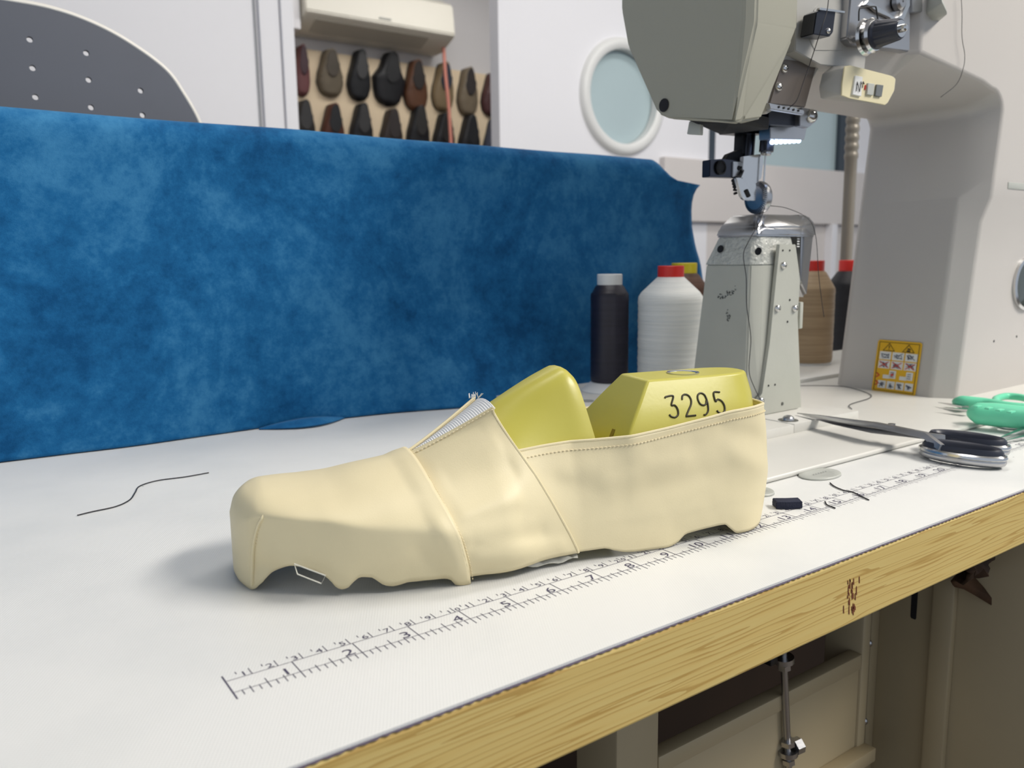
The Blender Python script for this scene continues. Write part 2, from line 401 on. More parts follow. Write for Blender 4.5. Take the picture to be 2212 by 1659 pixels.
tag(finish('duct_box', B((1.30, 3.85, 1.31), (1.565, 4.05, 1.98), .004), 'walls', smooth=False), 'white boxed duct on the far wall left of the air conditioner', 'duct box')
pb = tag(finish('display_board', B((1.10, 4.02, -.2), (3.6, 4.05, 1.262), .002), 'tan', smooth=False), 'tan display board covered with shoes in the back room', 'board')
bm = bmesh.new(); tube(bm, spline([(2.43, 3.90, 1.345), (2.437, 3.90, 1.20), (2.455, 3.90, 1.0), (2.47, 3.90, .6), (2.48, 3.90, -.1), (2.48, 3.90, FZ)], 6), .010, 8)
tag(finish('pipe', bm, 'pink'), 'salmon pink pipe hanging from the air conditioner over the shoes', 'pipe')
SH = {}
def shoe_color(n, rgb): 
    if n not in SH: SH[n] = mat('shoe '+n, rgb, .5, var=.15, vscale=15)
    return SH[n]
def wall_shoe(cx, cz, L, wd, tilt, c_up, c_in, label, strap=False, Y=4.02, wide=0):
    "hung with the heel up and the toe down, seen from above its opening"
    t = thing('hanging_shoe', label, 'shoe', (cx, Y, cz), 0, 'shoes hung on the tan board')
    rot = Matrix.Rotation(math.radians(tilt), 3, 'Y')
    def T(x, d, z):
        v = rot @ Vector((x, 0, z)); return (cx+v.x, Y-d, cz+v.z)
    sx = [-.5, -.47, -.38, -.2, 0, .2, .38, .47, .5]; hw = [0.0, .25, .41, .50, .45+wide, .34, .26, .19, 0]  # -.5 toe (bottom) .. .5 heel (top)
    rows = []; ns = 26; nt = 16
    for i in range(ns+1):
        s = -.5*math.cos(math.pi*i/ns); h = interp(s, sx, hw)*wd
        hh = .030+.045*max(0, (s+.5)) if s < .0 else .055+.012*s
        hh *= min(1, (max(0, .5+s)*14)**.5, 1) if s < 0 else 1
        row = []
        for k in range(nt+1):
            a = math.pi*k/nt; x = h*math.copysign(abs(math.cos(a))**.7, math.cos(a)); d = .008+hh*math.sin(a)**.6
            row.append(T(x, d, s*L))
        rows.append(row)
    bm = bmesh.new(); grid(bm, rows); bmesh.ops.remove_doubles(bm, verts=bm.verts[:], dist=1e-5)
    finish('upper', bm, c_up, t, angle=60)
    bm = bmesh.new(); o = [T(interp(s, sx, hw)*wd*1.04, .001, s*L) for s in [-.5*math.cos(math.pi*i/24) for i in range(25)]]
    o2 = [T(-interp(s, sx, hw)*wd*1.04, .001, s*L) for s in [-.5*math.cos(math.pi*i/24) for i in range(23, 0, -1)]]
    bm2 = poly_prism(o+o2, (0, -.010, 0)); finish('sole', bm2, 'black', t, smooth=False)
    # opening: dark lining shell over the heel half, raised rim with an insole below
    z0, z1 = -.08, .45
    pts = []
    for k in range(28):
        a = 2*math.pi*k/28; zz = (z0+z1)/2+math.sin(a)*(z1-z0)/2; wv = wd*(.19 if math.sin(a) > 0 else .25)*math.cos(a); pts.append((wv, zz))
    hd = lambda zz: .010+(.055+.012*zz)
    bm = bmesh.new(); tube(bm, [T(x, hd(z)-.004, z*L) for x, z in pts], .004, 6, closed=True); bmv = [bm.verts.new(T(x, hd(z)-.001, z*L)) for x, z in pts]; bm.faces.new(bmv)
    op = finish('opening', bm, c_in, t)
    if strap:
        bm = bmesh.new(); tube(bm, [T(x*wd, .052-.4*x*x*wd, -.06*L) for x in (-.42, -.25, 0, .25, .42)], .006, 6); finish('strap', bm, c_up, t)
    return t
K = lambda *a: shoe_color(*a)
r1 = [(651.5, 154, 106, 30, 0, K('maroon', (112, 70, 72)), K('plum', (60, 34, 44)), 'maroon shoe at the left end of the upper row', 0),
      (713, 159, 98, 50, 0, K('taupe', (110, 100, 84)), K('taupe dark', (70, 62, 52)), 'taupe loafer with a strap, second in the upper row', 1),
      (776, 164, 106, 45, 3, K('jet', (22, 24, 30)), K('jet inside', (52, 52, 54)), 'slim black shoe with grey lining, third in the upper row', 0),
      (841, 172, 112, 58, 6, K('coal', (14, 15, 22)), K('coal inside', (14, 15, 20)), 'widest all-black shoe of the upper row', 2),
      (898, 186, 106, 48, 0, K('chestnut', (92, 58, 38)), K('dark brown', (34, 26, 24)), 'chestnut brown shoe in the upper row', 0),
      (957, 189, 102, 44, 2, K('sand', (134, 116, 88)), K('slate', (44, 50, 64)), 'sand coloured shoe with dark blue opening beside the pink pipe', 0),
      (1010, 199, 100, 42, 0, K('mushroom', (116, 104, 86)), K('umber', (46, 40, 40)), 'grey taupe shoe right of the pink pipe', 0),
      (1063, 205, 92, 44, 2, K('wine', (74, 42, 44)), K('wine inside', (40, 24, 28)), 'wine red shoe at the right end of the upper row', 0)]
r2 = [(656, 272, K('charcoal', (40, 38, 38)), K('jet inside', (0,0,0)), 'charcoal shoe at the left end of the lower row'),
      (719, 279, K('russet', (86, 48, 36)), K('jet', (0,0,0)), 'russet shoe with black opening in the lower row'),
      (781, 279, K('jet', (0,0,0)), K('jet inside', (0,0,0)), 'black shoe with grey lining, third in the lower row'),
      (846, 291, K('espresso', (52, 42, 38)), K('umber', (0,0,0)), 'espresso brown shoe, fourth in the lower row'),
      (904, 284, K('coal', (0,0,0)), K('charcoal', (0,0,0)), 'big black shoe under the chestnut one'),
      (959, 299, K('coal', (0,0,0)), K('charcoal', (0,0,0)), 'black shoe left of the pink pipe, lower row'),
      (1014, 304, K('coal', (0,0,0)), K('jet', (0,0,0)), 'black shoe right of the pink pipe, lower row'),
      (1068, 310, K('bluegrey', (56, 60, 78)), K('charcoal', (0,0,0)), 'blue grey shoe at the right end of the lower row')]
for px, py, lp, wp, tl, cu, ci, lb, fl in r1:
    p = P4(px, py); s = depth(p)/CF
    wall_shoe(p.x, p.z, lp*s, wp*s/.95*1.12, tl, cu, ci, lb, fl == 1, wide=.1 if fl == 2 else 0)
for px, py, cu, ci, lb in r2:
    p = P4(px, py); s = depth(p)/CF
    wall_shoe(p.x, p.z, 106*s, 46*s/.95*1.12, 2, cu, ci, lb)

# ------------------------------------------------------------------ sewing table
tb = thing('sewing_table', 'white-topped sewing table with pine edge and printed ruler', 'table', (0, 0, FZ))
YF = -.0651; X0T, X1T, YBk = -1.3, 2.2, .72
finish('table_core', B((X0T, YF+.02, -.038), (X1T, YBk, -.0012), 0), 'dkwood', tb, smooth=False)
finish('wood_edge', B((X0T, YF, -.0385), (X1T, YF+.02, -.0016), .0012), 'wood', tb, smooth=False)
bm = bmesh.new(); x = X0T; vs = []
top = [];
nz = 1700; pts = []
for i in range(nz+1):
    x = X0T+(X1T-X0T)*i/nz; pts.append((x, YF-.0004+(.0009 if i % 2 else 0)*random.uniform(.4, 1)))
V0 = [bm.verts.new((x, y, -.0012)) for x, y in pts]; V1 = [bm.verts.new((x, YBk, -.0012)) for x in (X0T, X1T)]
bm.faces.new([V1[0]]+V0+[V1[1]]); 
finish('dark_underlay', bm, mat('purple grey underlay', (88, 78, 96), .8), tb, smooth=False)
finish('vinyl_top', B((X0T, YF+.0010, -.0011), (X1T, YBk, 0)), 'vinyl', tb, smooth=False)
# printed rulers
bm = bmesh.new(); Z = .00012; Y0, YI = 0.0, -.0096
quadline(bm, 0, Y0, 1.24, Y0, .00028, Z); quadline(bm, 0, YI, 1.24, YI, .00028, Z)
quadline(bm, 0, .0048, 0, -.0148, .0006, Z)
ident = Matrix.Identity(4)
for c in range(1, 122):
    x = c*.01
    quadline(bm, x, Y0, x, .0052, .00032, Z); quadline(bm, x-.005, .0033, x-.005, .0052, .00032, Z)
    d = c % 10
    if d: text_bm(bm, str(d), .0048, Matrix.Translation((x-.0026, .0006, Z)), xs=1.25)
    else:
        text_bm(bm, str(c//10) if c < 100 else str(c//10), .0042, Matrix.Translation((x-.0022-(.001 if c >= 100 else 0), .0006, Z)), xs=1.2)
        text_bm(bm, '0', .0042, Matrix.Translation((x+.0022, .0006, Z)), xs=1.2)
for k in range(1, 48*8+1):
    x = k*.0254/8
    if k % 8 == 0:
        quadline(bm, x, Y0, x, YI-.0052, .00036, Z)
        text_bm(bm, str(k//8), .0076, Matrix.Translation((x-.0044 if k < 80 else x-.0066, YI+.0008, Z)), xs=1.3)
    elif k % 4 == 0: quadline(bm, x, YI+.0035, x, YI-.0045, .00034, Z)
    elif k % 2 == 0: quadline(bm, x, YI+.0016, x, YI-.0040, .00034, Z)
    else: quadline(bm, x, YI, x, YI-.0036, .00034, Z)
tag(finish('printed_ruler', bm, 'ink', tb, smooth=False), 'purple grey printed centimetre and inch scales')
# stain on the wood edge
bm = bmesh.new()
for i in range(26):
    x = .2985+random.gauss(0, .0025)+i*.0002; z = -.012-random.random()*.017; h = random.uniform(.002, .006)
    bm.faces.new([bm.verts.new(p) for p in ((x, YF-.0002, z), (x+.0007, YF-.0002, z-.0005), (x+.0004+.0008, YF-.0002, z-h), (x+.0002, YF-.0002, z-h*.8))])
finish('stain', bm, mat('red brown stain', (112, 58, 30), .7), tb, smooth=False)
# frame under the table
FRM = 'framep'
finish('leg', B((.243, .05, FZ), (.280, .09, -.0385), .002), FRM, tb)
finish('leg', B((.512, .05, FZ), (.5235, .085, -.0385), .002), FRM, tb)
finish('front_rail', B((.280, .05, -.181), (.5120, .062, -.168), .0015), FRM, tb)
finish('lower_rail', B((.280, .052, -.62), (.512, .06, -.181), .001), FRM, tb)
finish('lower_rail', B((.280, .040, -.262), (.5235, .052, -.250), .001), FRM, tb)
sp = finish('side_panel', B((.5600, -.060, FZ), (.566, .082, -.0385), .001), FRM, tb)
finish('panel_rib', B((.553, .001, FZ), (.5602, .018, -.0385), .0015), FRM, tb)
finish('panel_edge', B((.548, .064, FZ), (.5600, .068, -.0385), .001), FRM, tb)
bm = hull([(.5592, .033, -.10), (.5592, .038, -.10), (.5598, .033, -.144), (.5598, .038, -.144), (.5602, .0345, -.147), (.5602, .0365, -.147), (.5602, .033, -.10), (.5602, .038, -.10)]); finish('slot', bm, 'dark', tb)
for z in (-.175, -.247): screw('bolt', (.5480, .066, z), (-1, 0, 0), .0035, tb, m='steel')
finish('leg', B((-.9, .05, FZ), (-.86, .09, -.0385), .002), FRM, tb)
finish('leg', B((1.9, .05, FZ), (1.94, .09, -.0385), .002), FRM, tb)
finish('leg', B((1.9, .62, FZ), (1.94, .66, -.0385), .002), FRM, tb)
finish('leg', B((-.9, .62, FZ), (-.86, .66, -.0385), .002), FRM, tb)
finish('modesty_board', B((-.86, .40, FZ+.05), (1.9, .415, -.0385)), 'dkwood', tb, smooth=False)
# threaded rod below
rd = thing('pedal_rod', 'threaded steel rod with nuts hanging below the table', 'rod', (.40, .05, -.0385))
a = Vector((.3925, .048, -.0385)); b = Vector((.418, .048, -.24)); d = (b-a).normalized()
bm = bmesh.new(); tube(bm, [a, b+d*.2], .0026, 12); finish('rod', bm, 'steel', rd)
for q, rr in ((.098, .0075), (.104, .0050), (.168, .0055), (.176, .0075), (.184, .0050)):
    bm = bmesh.new(); cyl(bm, a+d*q, d, rr, .004, 6 if rr < .007 else 16); finish('nut', bm, 'steel', rd, angle=25)
bm = bmesh.new(); cyl(bm, a+d*.174+Vector((.004, -.003, 0)), (1, -.3, .2), .006, .006, 6); finish('clamp', bm, 'steel', rd, angle=25)
bm = B((.3865, .045, -.137), (.3945, .053, -.1285), .001); finish('bracket', bm, 'dksteel', rd)
# brown leather hanging at the right under the edge
rows = []
for i in range(19):
    r = []
    for j in range(15):
        u, v = i/18, j/14
        x = .500+.12*u; z = -.0385-.075*v*(.45+.55*min(1, u*1.8))
        y = -.020+.012*math.sin(9*u+5*v)+.010*noise.noise(Vector((u*5, v*5, 2)))
        r.append((x+.006*noise.noise(Vector((u*4, v*9, 7))), y, z+.006*noise.noise(Vector((u*9, v*4, 5)))*v))
    rows.append(r)
bm = bmesh.new(); grid(bm, rows); o = finish('leather_scrap', bm, 'rag'); solid(o, .002)
tag(o, 'crumpled dark brown leather hanging under the table edge at the right', 'leather scrap')

# ------------------------------------------------------------------ blue suede hide
def hide():
    prof = [(.447, .0010), (.4475, .02), (.4485, .06), (.449, .12), (.4495, .18), (.450, .24), (.451, .258), (.4545, .268), (.462, .2735), (.475, .2745), (.50, .274), (.53, .272), (.545, .262), (.551, .24), (.553, .18), (.554, .10), (.555, .0015)]
    P = spline([(0, y, z) for y, z in prof], 6)
    # right outline of the front face by height
    ox = [(0, .735), (.03, .755), (.08, .772), (.12, .776), (.143, .772), (.165, .758), (.19, .7485), (.21, .7455), (.227, .7465), (.238, .7515), (.2462, .762), (.2475, .738), (.2492, .716), (.2535, .702), (.262, .689), (.270, .6805), (.2740, .678)]
    bm = bmesh.new(); nx = 150; rows = []
    for j, p in enumerate(P):
        xr = interp(p.z, [a for a, _ in ox], [b for _, b in ox]) if p.y < .47 else .676-.25*max(0, p.y-.5)
        row = []
        for i in range(nx+1):
            x = -.42+(xr+.42)*i/nx
            g = max(0, 1-p.z/.10)
            dy = .0025*noise.noise(Vector((x*5, p.z*7, 1))) + .0012*noise.noise(Vector((x*16, p.z*14, 4)))
            yy = p.y+dy
            if p.y < .47:
                yy -= g*g*.035*math.exp(-((x-.40)/.09)**2)
                if x > .55: yy += .012*((x-.55)/.2)**2*(1-abs(p.z-.14)/.14*.6)
                yy += .004*noise.noise(Vector((x*9, 0, 9)))*g
            z = p.z + (.0012*noise.noise(Vector((x*7, 3, 3))) if p.z > .26 else 0)
            row.append((x, yy, max(z, .0008)))
        rows.append(row)
    grid(bm, rows)
    # small curled fold at the foot
    fr = []
    for i in range(17):
        u = i/16; x = .158+.085*u; h = math.sin(math.pi*u)
        fr.append([(x, .445, .0045*h+.001), (x, .445-.012*h, .0050*h+.001), (x, .445-.024*h, .0016*h+.0009), (x, .445-.020*h, .0009), (x, .445, .0009)])
    grid(bm, fr)
    o = finish('suede_hide', bm, 'suede', angle=70); solid(o, .0014, 0)
    tag(o, 'large blue suede hide draped upright along the back of the table', 'leather hide')
hide()
# ------------------------------------------------------------------ dark perforated board behind
def pboard():
    y = .63; out = []
    cur = spline([(-.30, 0, .372), (-.2, 0, .388), (-.08, 0, .398), (0, 0, .397), (.042, 0, .395), (.077, 0, .387), (.109, 0, .373), (.142, 0, .351), (.159, 0, .327), (.1725, 0, .300), (.182, 0, .265), (.186, 0, .22), (.186, 0, .0)], 6)
    pts = [(p.x, p.z) for p in cur]+[(-.30, 0)]
    bm = bmesh.new(); vs = [bm.verts.new((x, y, z)) for x, z in pts]; es = [bm.edges.new((vs[i], vs[(i+1) % len(vs)])) for i in range(len(vs))]
    holes = []
    for cx, zs in ((-.03, (.366, .340, .313)), (.0225, (.3648, .339, .3125)), (.0700, (.3586, .3334, .3073)), (.1172, (.328, .304))):
        for z in zs: holes.append((cx, z))
    for cx, cz in holes:
        hv = [bm.verts.new((cx+.0028*math.cos(2*math.pi*k/14), y, cz+.0028*math.sin(2*math.pi*k/14))) for k in range(14)]
        es += [bm.edges.new((hv[i], hv[(i+1) % 14])) for i in range(14)]
    bmesh.ops.triangle_fill(bm, use_beauty=True, edges=es)
    # keep only the faces outside holes
    kill = [f for f in bm.faces if any((f.calc_center_median()-Vector((cx, y, cz))).length < .0026 for cx, cz in holes)]
    bmesh.ops.delete(bm, geom=kill, context='FACES_ONLY')
    r = bmesh.ops.extrude_face_region(bm, geom=bm.faces[:]); bmesh.ops.translate(bm, vec=(0, .006, 0), verts=[g for g in r['geom'] if isinstance(g, bmesh.types.BMVert)])
    t = thing('perforated_board', 'dark grey perforated board with rounded corner behind the blue hide', 'board', (0, y, 0))
    finish('panel', bm, 'pboard', t, smooth=False)
    bm = bmesh.new(); tube(bm, [(p.x+.0008, y+.003, p.z+.0008) for p in cur], .0034, 8); finish('edge_band', bm, 'pedge', t)
pboard()

# ------------------------------------------------------------------ sewing machine
sm = thing('sewing_machine', 'grey and white post-bed sewing machine with roller foot', 'sewing machine', (.75, .2, .001))
# cast body: one section swept up the pillar and along the arm
def body():
    st = []  # (inner point (x,z), chamfer dir, outer point)
    ys = (.118, .138, .243, .251)
    def yo(z): return interp(z, [0, .184, .208, 1], [.118, .118, .111, .111])
    def sec(xi, zi, nx, nz, xo, zo, ch=.014, ro=None, dz=0, yov=.111):
        y = yo(zi+.001) if nz == 0 else yov
        a = (xi-nx*ch, y, zi-nz*ch) if ro is None else (xi-nx*ch, y, ro)
        return [(xo, y, zo), a, (xi, .138, zi+dz), (xi, .243, zi), (xi-nx*.008, .251, zi-nz*.008), (xo, .251, zo)]
    yov = .111
    for z in (0.0008, .03, .06, .10, .14, .184, .208, .23, .255, .275):
        xi = sinterp(z, [0, .04, .28], [.762, .768, .800]); st.append(sec(xi, z, -1, 0, 1.12, z))
    cx, cz, r = .790, .287, .014
    for k in range(1, 7):
        a = math.radians(15*k); st.append(sec(cx+math.cos(a)*r-.002, cz+math.sin(a)*r, -math.cos(a), -math.sin(a), 1.12, .30+.30*math.sin(a), ch=.014-.003*k/6))
    for x in (.77, .74, .70, .655, .648, .60, .55, .50):
        yov = .111 if x > .65 else .1225
        st.append(sec(x, interp(x, [.5, .65, .79], [.3005, .3010, .3010]), 0, -1, x, .60, ro=interp(x, [.5, .65, .74, .80], [.338, .329, .3195, .313]), dz=interp(x, [.5, .67, .73, .79], [.012, .009, .005, 0]), yov=yov))
    bm = bmesh.new(); V = [[bm.verts.new(p) for p in s] for s in st]; n = 6
    for a, b in zip(V, V[1:]):
        for k in range(n):
            bm.faces.new((a[k], a[(k+1) % n], b[(k+1) % n], b[k]))
    bm.faces.new(V[0]); bm.faces.new(V[-1][::-1])
    bmesh.ops.remove_doubles(bm, verts=bm.verts[:], dist=1e-5)
    o = finish('machine_body', bm, 'mwhite', sm, angle=30)
    bv = o.modifiers.new('bevel', 'BEVEL'); bv.width = .0025; bv.segments = 3; bv.limit_method = 'ANGLE'; bv.angle_limit = math.radians(28)
body()
finish('casing_slot', B((.836, .1102, .2175), (.93, .1115, .2245), .0006), 'lgrey', sm)
g = thing  # noqa
bm = bmesh.new(); lathe(bm, [(.029, -.001), (.029, .003), (.026, .004), (.0255, .0015)], (.9095, .118, .1185), (0, -1, 0), 40); wn_ = finish('sight_glass_rim', bm, 'chrome', sm)
bm = bmesh.new(); lathe(bm, [(.0255, .0), (.0255, .001), (.015, .0025), (0, .003)], (.9095, .118, .1185), (0, -1, 0), 32); finish('sight_glass', bm, mat('dark oily glass', (60, 66, 62), .1, spec=.8), wn_)
for px, py in ((2147, 737), (2196, 727)):
    p = at(px, py, 1, .118); bm = bmesh.new(); cyl(bm, (p.x, .1182, p.z), (0, -1, 0), .0014, .0004, 12); finish('screw_hole', bm, 'dark', sm)
# warning sticker on the pillar face (tilted like the face)
def sticker():
    A = at(1900, 733, 0, .7690); Bp = at(1996, 748, 0, .7690); D = at(1885, 845, 0, .7610); Cq = at(1974, 866, 0, .7610)
    A = Vector((.7692, A.y, A.z)); 
    zt, zb = .0600, .0035; yl, yr = .2030, .1535
    xt = sinterp(zt, [0, .04, .28], [.762, .768, .800])-.0004; xb = sinterp(zb, [0, .04, .28], [.762, .768, .800])-.0004
    def S(u, v, o=0): return (xb+(xt-xb)*v-o+ (-.0002), yl+(yr-yl)*u, zb+(zt-zb)*v)
    root = thing('x', None, None) if False else None
    def quad(bm, u0, v0, u1, v1, o): bm.faces.new([bm.verts.new(S(*q, o)) for q in ((u0, v0), (u1, v0), (u1, v1), (u0, v1))])
    bm = bmesh.new(); n = 6; loop = []
    for cu, cv, a0 in ((.94, .95, 0), (.06, .95, 90), (.06, .05, 180), (.94, .05, 270)):
        for k in range(n): a = math.radians(a0+90*k/(n-1)); loop.append((cu+.06*math.cos(a), cv+.05*math.sin(a)))
    bm.faces.new([bm.verts.new(S(u, v, .0004)) for u, v in loop])
    st_ = finish('warning_sticker', bm, 'signy', sm, smooth=False); solid(st_, .0002)
    kb = bmesh.new(); wb = bmesh.new(); rb = bmesh.new(); gb = bmesh.new(); yb = bmesh.new()
    def ln(bm, pts, r=.0004, o=.0008, closed=False): tube(bm, [S(u, v, o) for u, v in pts], r, 4, closed=closed)
    ln(kb, [(.05, .04), (.95, .04), (.95, .96), (.05, .96)], .00035, closed=True)
    for cu in (.28, .72):
        ln(kb, [(cu-.13, .80), (cu+.13, .80), (cu, .94)], .0005, closed=True)
    ln(kb, [(.28, .90), (.28, .85)], .0005); ln(kb, [(.28, .832), (.28, .822)], .0006)
    ln(kb, [(.70, .865), (.76, .855)], .0008); ln(kb, [(.69, .825), (.76, .822)], .0009)
    for r, v in enumerate((.63, .46)):
        for c in range(3):
            u = .08+c*.295; quad(wb, u, v, u+.265, v+.15, .0006)
            for q in range(6):
                a = [(u+.03+random.random()*.2, v+.02+random.random()*.11) for _ in range(3)]; ln(gb, a, .0003)
            if r: ln(rb, [(u+.03, v+.02), (u+.235, v+.13)], .0005, .001); ln(rb, [(u+.03, v+.13), (u+.235, v+.02)], .0005, .001)
    for u in (.36, .74):
        quad(wb, u, .28, u+.15, .43, .0006); quad(wb, u-.14, .27, u+.02, .34, .0006)
        for q in range(3): ln(gb, [(u+.03, .31+.04*q), (u+.11, .31+.04*q)], .0004)
    ln(rb, [(.41, .345), (.46, .36)], .0016, .001)
    for v in (.17, .32):
        ln(rb, [(.07, v-.04), (.14, v), (.07, v+.04)], .0008, .0008)
    for c in range(4):
        u = .13+c*.205; quad(wb, u, .08, u+.18, .225, .0006)
        for q in range(5): ln(gb, [(u+.02+random.random()*.14, .09+random.random()*.11) for _ in range(3)], .0004)
    finish('pictogram_panels', wb, 'signw', st_, smooth=False); finish('black_marks', kb, 'signk', st_, smooth=False)
    finish('red_marks', rb, 'signr', st_, smooth=False); finish('pictogram_lines', gb, 'signg', st_, smooth=False)
sticker()
# head cover
Lf = [at(1340, -160, 0, .42), at(1345, 0, 0, .42), at(1355, 100, 0, .42), at(1440, 246, 0, .42), at(1585, 268, 0, .425), at(1613, 0, 0, .42), at(1613, -160, 0, .42)]
Lf = [Vector((.42, .243, .42)), Vector((.42, .243, .360)), Vector((.42, .2345, .3285)), Vector((.42, .1985, .2685)), Vector((.422, .187, .2630)), Vector((.422, .122, .2515)), Vector((.42, .114, .32)), Vector((.42, .114, .42))]
Rf = [at(1634, 48, 1, .108), at(1722, 64, 1, .112), at(1727, -80, 1, .112), at(1634, -80, 1, .108), at(1645, 256, 1, .124), at(1602, 262, 1, .122)]
Rf = [Rf[0], Rf[1], Vector((Rf[1].x+.001, .112, .42)), Vector((Rf[0].x, .108, .42)), Rf[4], Rf[5]]
Bk = [Vector((.486, .243, .42)), Vector((.486, .243, .33)), Vector((.470, .19, .2665)), Vector((.462, .15, .257))]
bm = hull(Lf+Rf+Bk); bmesh.ops.bevel(bm, geom=bm.edges[:], offset=.0035, segments=3, affect='EDGES', clamp_overlap=True)
hc = finish('head_cover', bm, 'cover', sm, angle=35)
p = at(1437, 233, 0, .4195); bm = bmesh.new(); cyl(bm, (.4197, .1908, .2740), (-1, 0, 0), .0052, .0006, 24)
finish('recess_hole', bm, 'dark', hc)
bm = hull([at(1483, 290, 0, .44), at(1512, 292, 0, .44), at(1513, 262, 0, .44), at(1488, 262, 0, .44)]+[v+Vector((.004, 0, 0)) for v in (at(1483, 290, 0, .44), at(1512, 292, 0, .44), at(1513, 262, 0, .44), at(1488, 262, 0, .44))], .0008); finish('lever_tab', bm, 'lgrey', sm)
# head casting below/behind the cover
Hd = 'mgrey'
bm = hull([(.47, .13, .30), (.47, .243, .30), (.545, .13, .315), (.545, .243, .305), (.47, .13, .262), (.47, .20, .272), (.52, .13, .285), (.52, .235, .285), (.47, .243, .42), (.545, .243, .42), (.47, .13, .42), (.545, .13, .42)], .002); finish('head_casting', bm, Hd, sm)
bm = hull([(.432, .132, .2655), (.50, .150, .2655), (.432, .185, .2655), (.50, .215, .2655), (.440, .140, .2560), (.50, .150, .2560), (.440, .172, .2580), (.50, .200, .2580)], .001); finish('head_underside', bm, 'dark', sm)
def strip(pts2, y, th, m, name, par=sm, bev=.0006):
    P = [at(px, py, 1, y) for px, py in pts2]; bm = poly_prism(P, (0, th, 0))
    if bev: bmesh.ops.bevel(bm, geom=bm.edges[:], offset=bev, segments=2, affect='EDGES')
    return finish(name, bm, m, par)
# front castings and plates between cover and arm
strip([(1724, -120), (1880, -120), (1880, 10), (1868, 150), (1772, 140), (1718, 110)], .1195, .02, 'mgrey', 'face_casting')
strip([(1768, 8), (1838, 8), (1836, 90), (1822, 110), (1760, 110), (1748, 85), (1758, 20)], .1190, .006, 'mgrey', 'face_recess')
strip([(1700, 128), (1765, 138), (1740, 232), (1662, 224), (1690, 130)], .1285, .003, 'bplate', 'thread_guard_plate')
gp = strip([(1661, 222), (1738, 238), (1737, 248), (1664, 236)], .1245, .004, 'steel', 'guide_lip')
for i in range(5):
    p = at(1683+i*10.5, 231+i*2.0, 1, .1242); bm = bmesh.new(); cyl(bm, p, (0, -1, 0), .0009, .0004, 10); finish('guide_hole', bm, 'dark', gp)
for px, py in ((1694, 148), (1681, 188)):
    p = at(px, py, 1, .1285); screw('screw', p, (0, -1, 0), .0036, sm)
p = at(1748, 60, 1, .119); screw('screw', p, (0, -1, 0), .0036, sm)
# thread take-up box (dark, glossy) with bracket
strip([(1775, 20), (1806, 24), (1800, 70), (1793, 79), (1757, 74), (1764, 26)], .104, .012, 'dksteel', 'thread_check_box')
strip([(1772, 16), (1826, 24), (1825, 28), (1770, 21)], .102, .003, 'chrome', 'thread_wire_guide', bev=.0002)
p = at(1789, 67, 1, .104); screw('screw', p, (0, -1, 0), .0022, sm)
# tension plate and assembly
tp = strip([(1842, -60), (1968, -60), (1966, 112), (1940, 106), (1842, 96), (1830, 82)], .112, .010, 'steel', 'tension_plate', bev=.0012)
strip([(1868, 10), (1876, 0), (1935, 40), (1948, 34), (1958, 10), (1958, -40), (1966, -40), (1966, 12), (1953, 42), (1938, 48), (1920, 36), (1893, 24), (1880, 12)], .1085, .003, 'chrome', 'wire_loop_plate', bev=.0003)
p = at(1936, 6, 1, .111); bm = bmesh.new(); lathe(bm, [(0, 0), (.0068, 0), (.0068, .004), (.005, .006), (.0012, .006), (.0012, .005), (0, .005)], p, (0, -1, 0), 28); finish('pretension_post', bm, 'steel', sm)
C0 = at(1872, 80, 1, .104)
ta = C0; bm = bmesh.new()
lathe(bm, [(.003, -.012), (.003, .0), (.0128, .0005), (.0140, -.0012), (.0144, -.0008), (.0130, .0014), (.004, .0022), (.004, .0034), (.0110, .0040), (.0126, .0058), (.0130, .0056), (.0116, .0032), (.005, .0030)][0:6]+[(.006, .002), (.006, .0045), (.0115, .0048), (.0130, .0062), (.0134, .0058), (.0120, .0080), (.0085, .009)], ta, (0, -1, 0), 40)
finish('tension_discs', bm, 'chrome', sm)
bm = bmesh.new(); n = 48; rings = []
for h, rr in ((.008, .0112), (.0095, .0114), (.011, .0102), (.027, .0082), (.0285, .0074)):
    rings.append([bm.verts.new(Vector(ta)+Vector((math.cos(2*math.pi*k/n)*rr*(1-(.07 if k % 4 == 0 and .0105 < h < .028 else 0)), -h, math.sin(2*math.pi*k/n)*rr*(1-(.07 if k % 4 == 0 and .0105 < h < .028 else 0))))) for k in range(n)])
for a, b in zip(rings, rings[1:]):
    for k in range(n): bm.faces.new((a[k], a[(k+1) % n], b[(k+1) % n], b[k]))
bm.faces.new(rings[-1])
kn = finish('tension_knob', bm, 'knob', sm, angle=25)
bm = bmesh.new(); lathe(bm, [(.0064, .0284), (.0064, .0292), (.0030, .0292), (.0028, .0325), (.0018, .0335), (0, .0335)], ta, (0, -1, 0), 28); finish('knob_cap', bm, 'chrome', kn)
bm = bmesh.new(); tube(bm, spline([at(1855, 45, 1, .098), at(1856, 22, 1, .098), at(1862, 17, 1, .098), at(1888, 14, 1, .098), at(1893, 20, 1, .098), at(1897, 50, 1, .098)], 4), .0006, 6); finish('check_spring', bm, 'dark', sm)
# upper right fittings
strip([(1968, -60), (1994, -60), (1993, 26), (1970, 26)], .110, .008, 'steel', 'guide_post')
bm = bmesh.new(); p = at(2016, 22, 1, .105)
bm = hull([at(1998, 30, 1, .112), at(2012, 45, 1, .112), at(2030, 46, 1, .112), at(2040, 32, 1, .1), at(2048, 30, 1, .095), at(2030, -20, 1, .098), at(2010, -30, 1, .11), at(2000, 0, 1, .114), at(2036, 5, 1, .094)], .0012); finish('release_lever', bm, 'lgrey', sm)
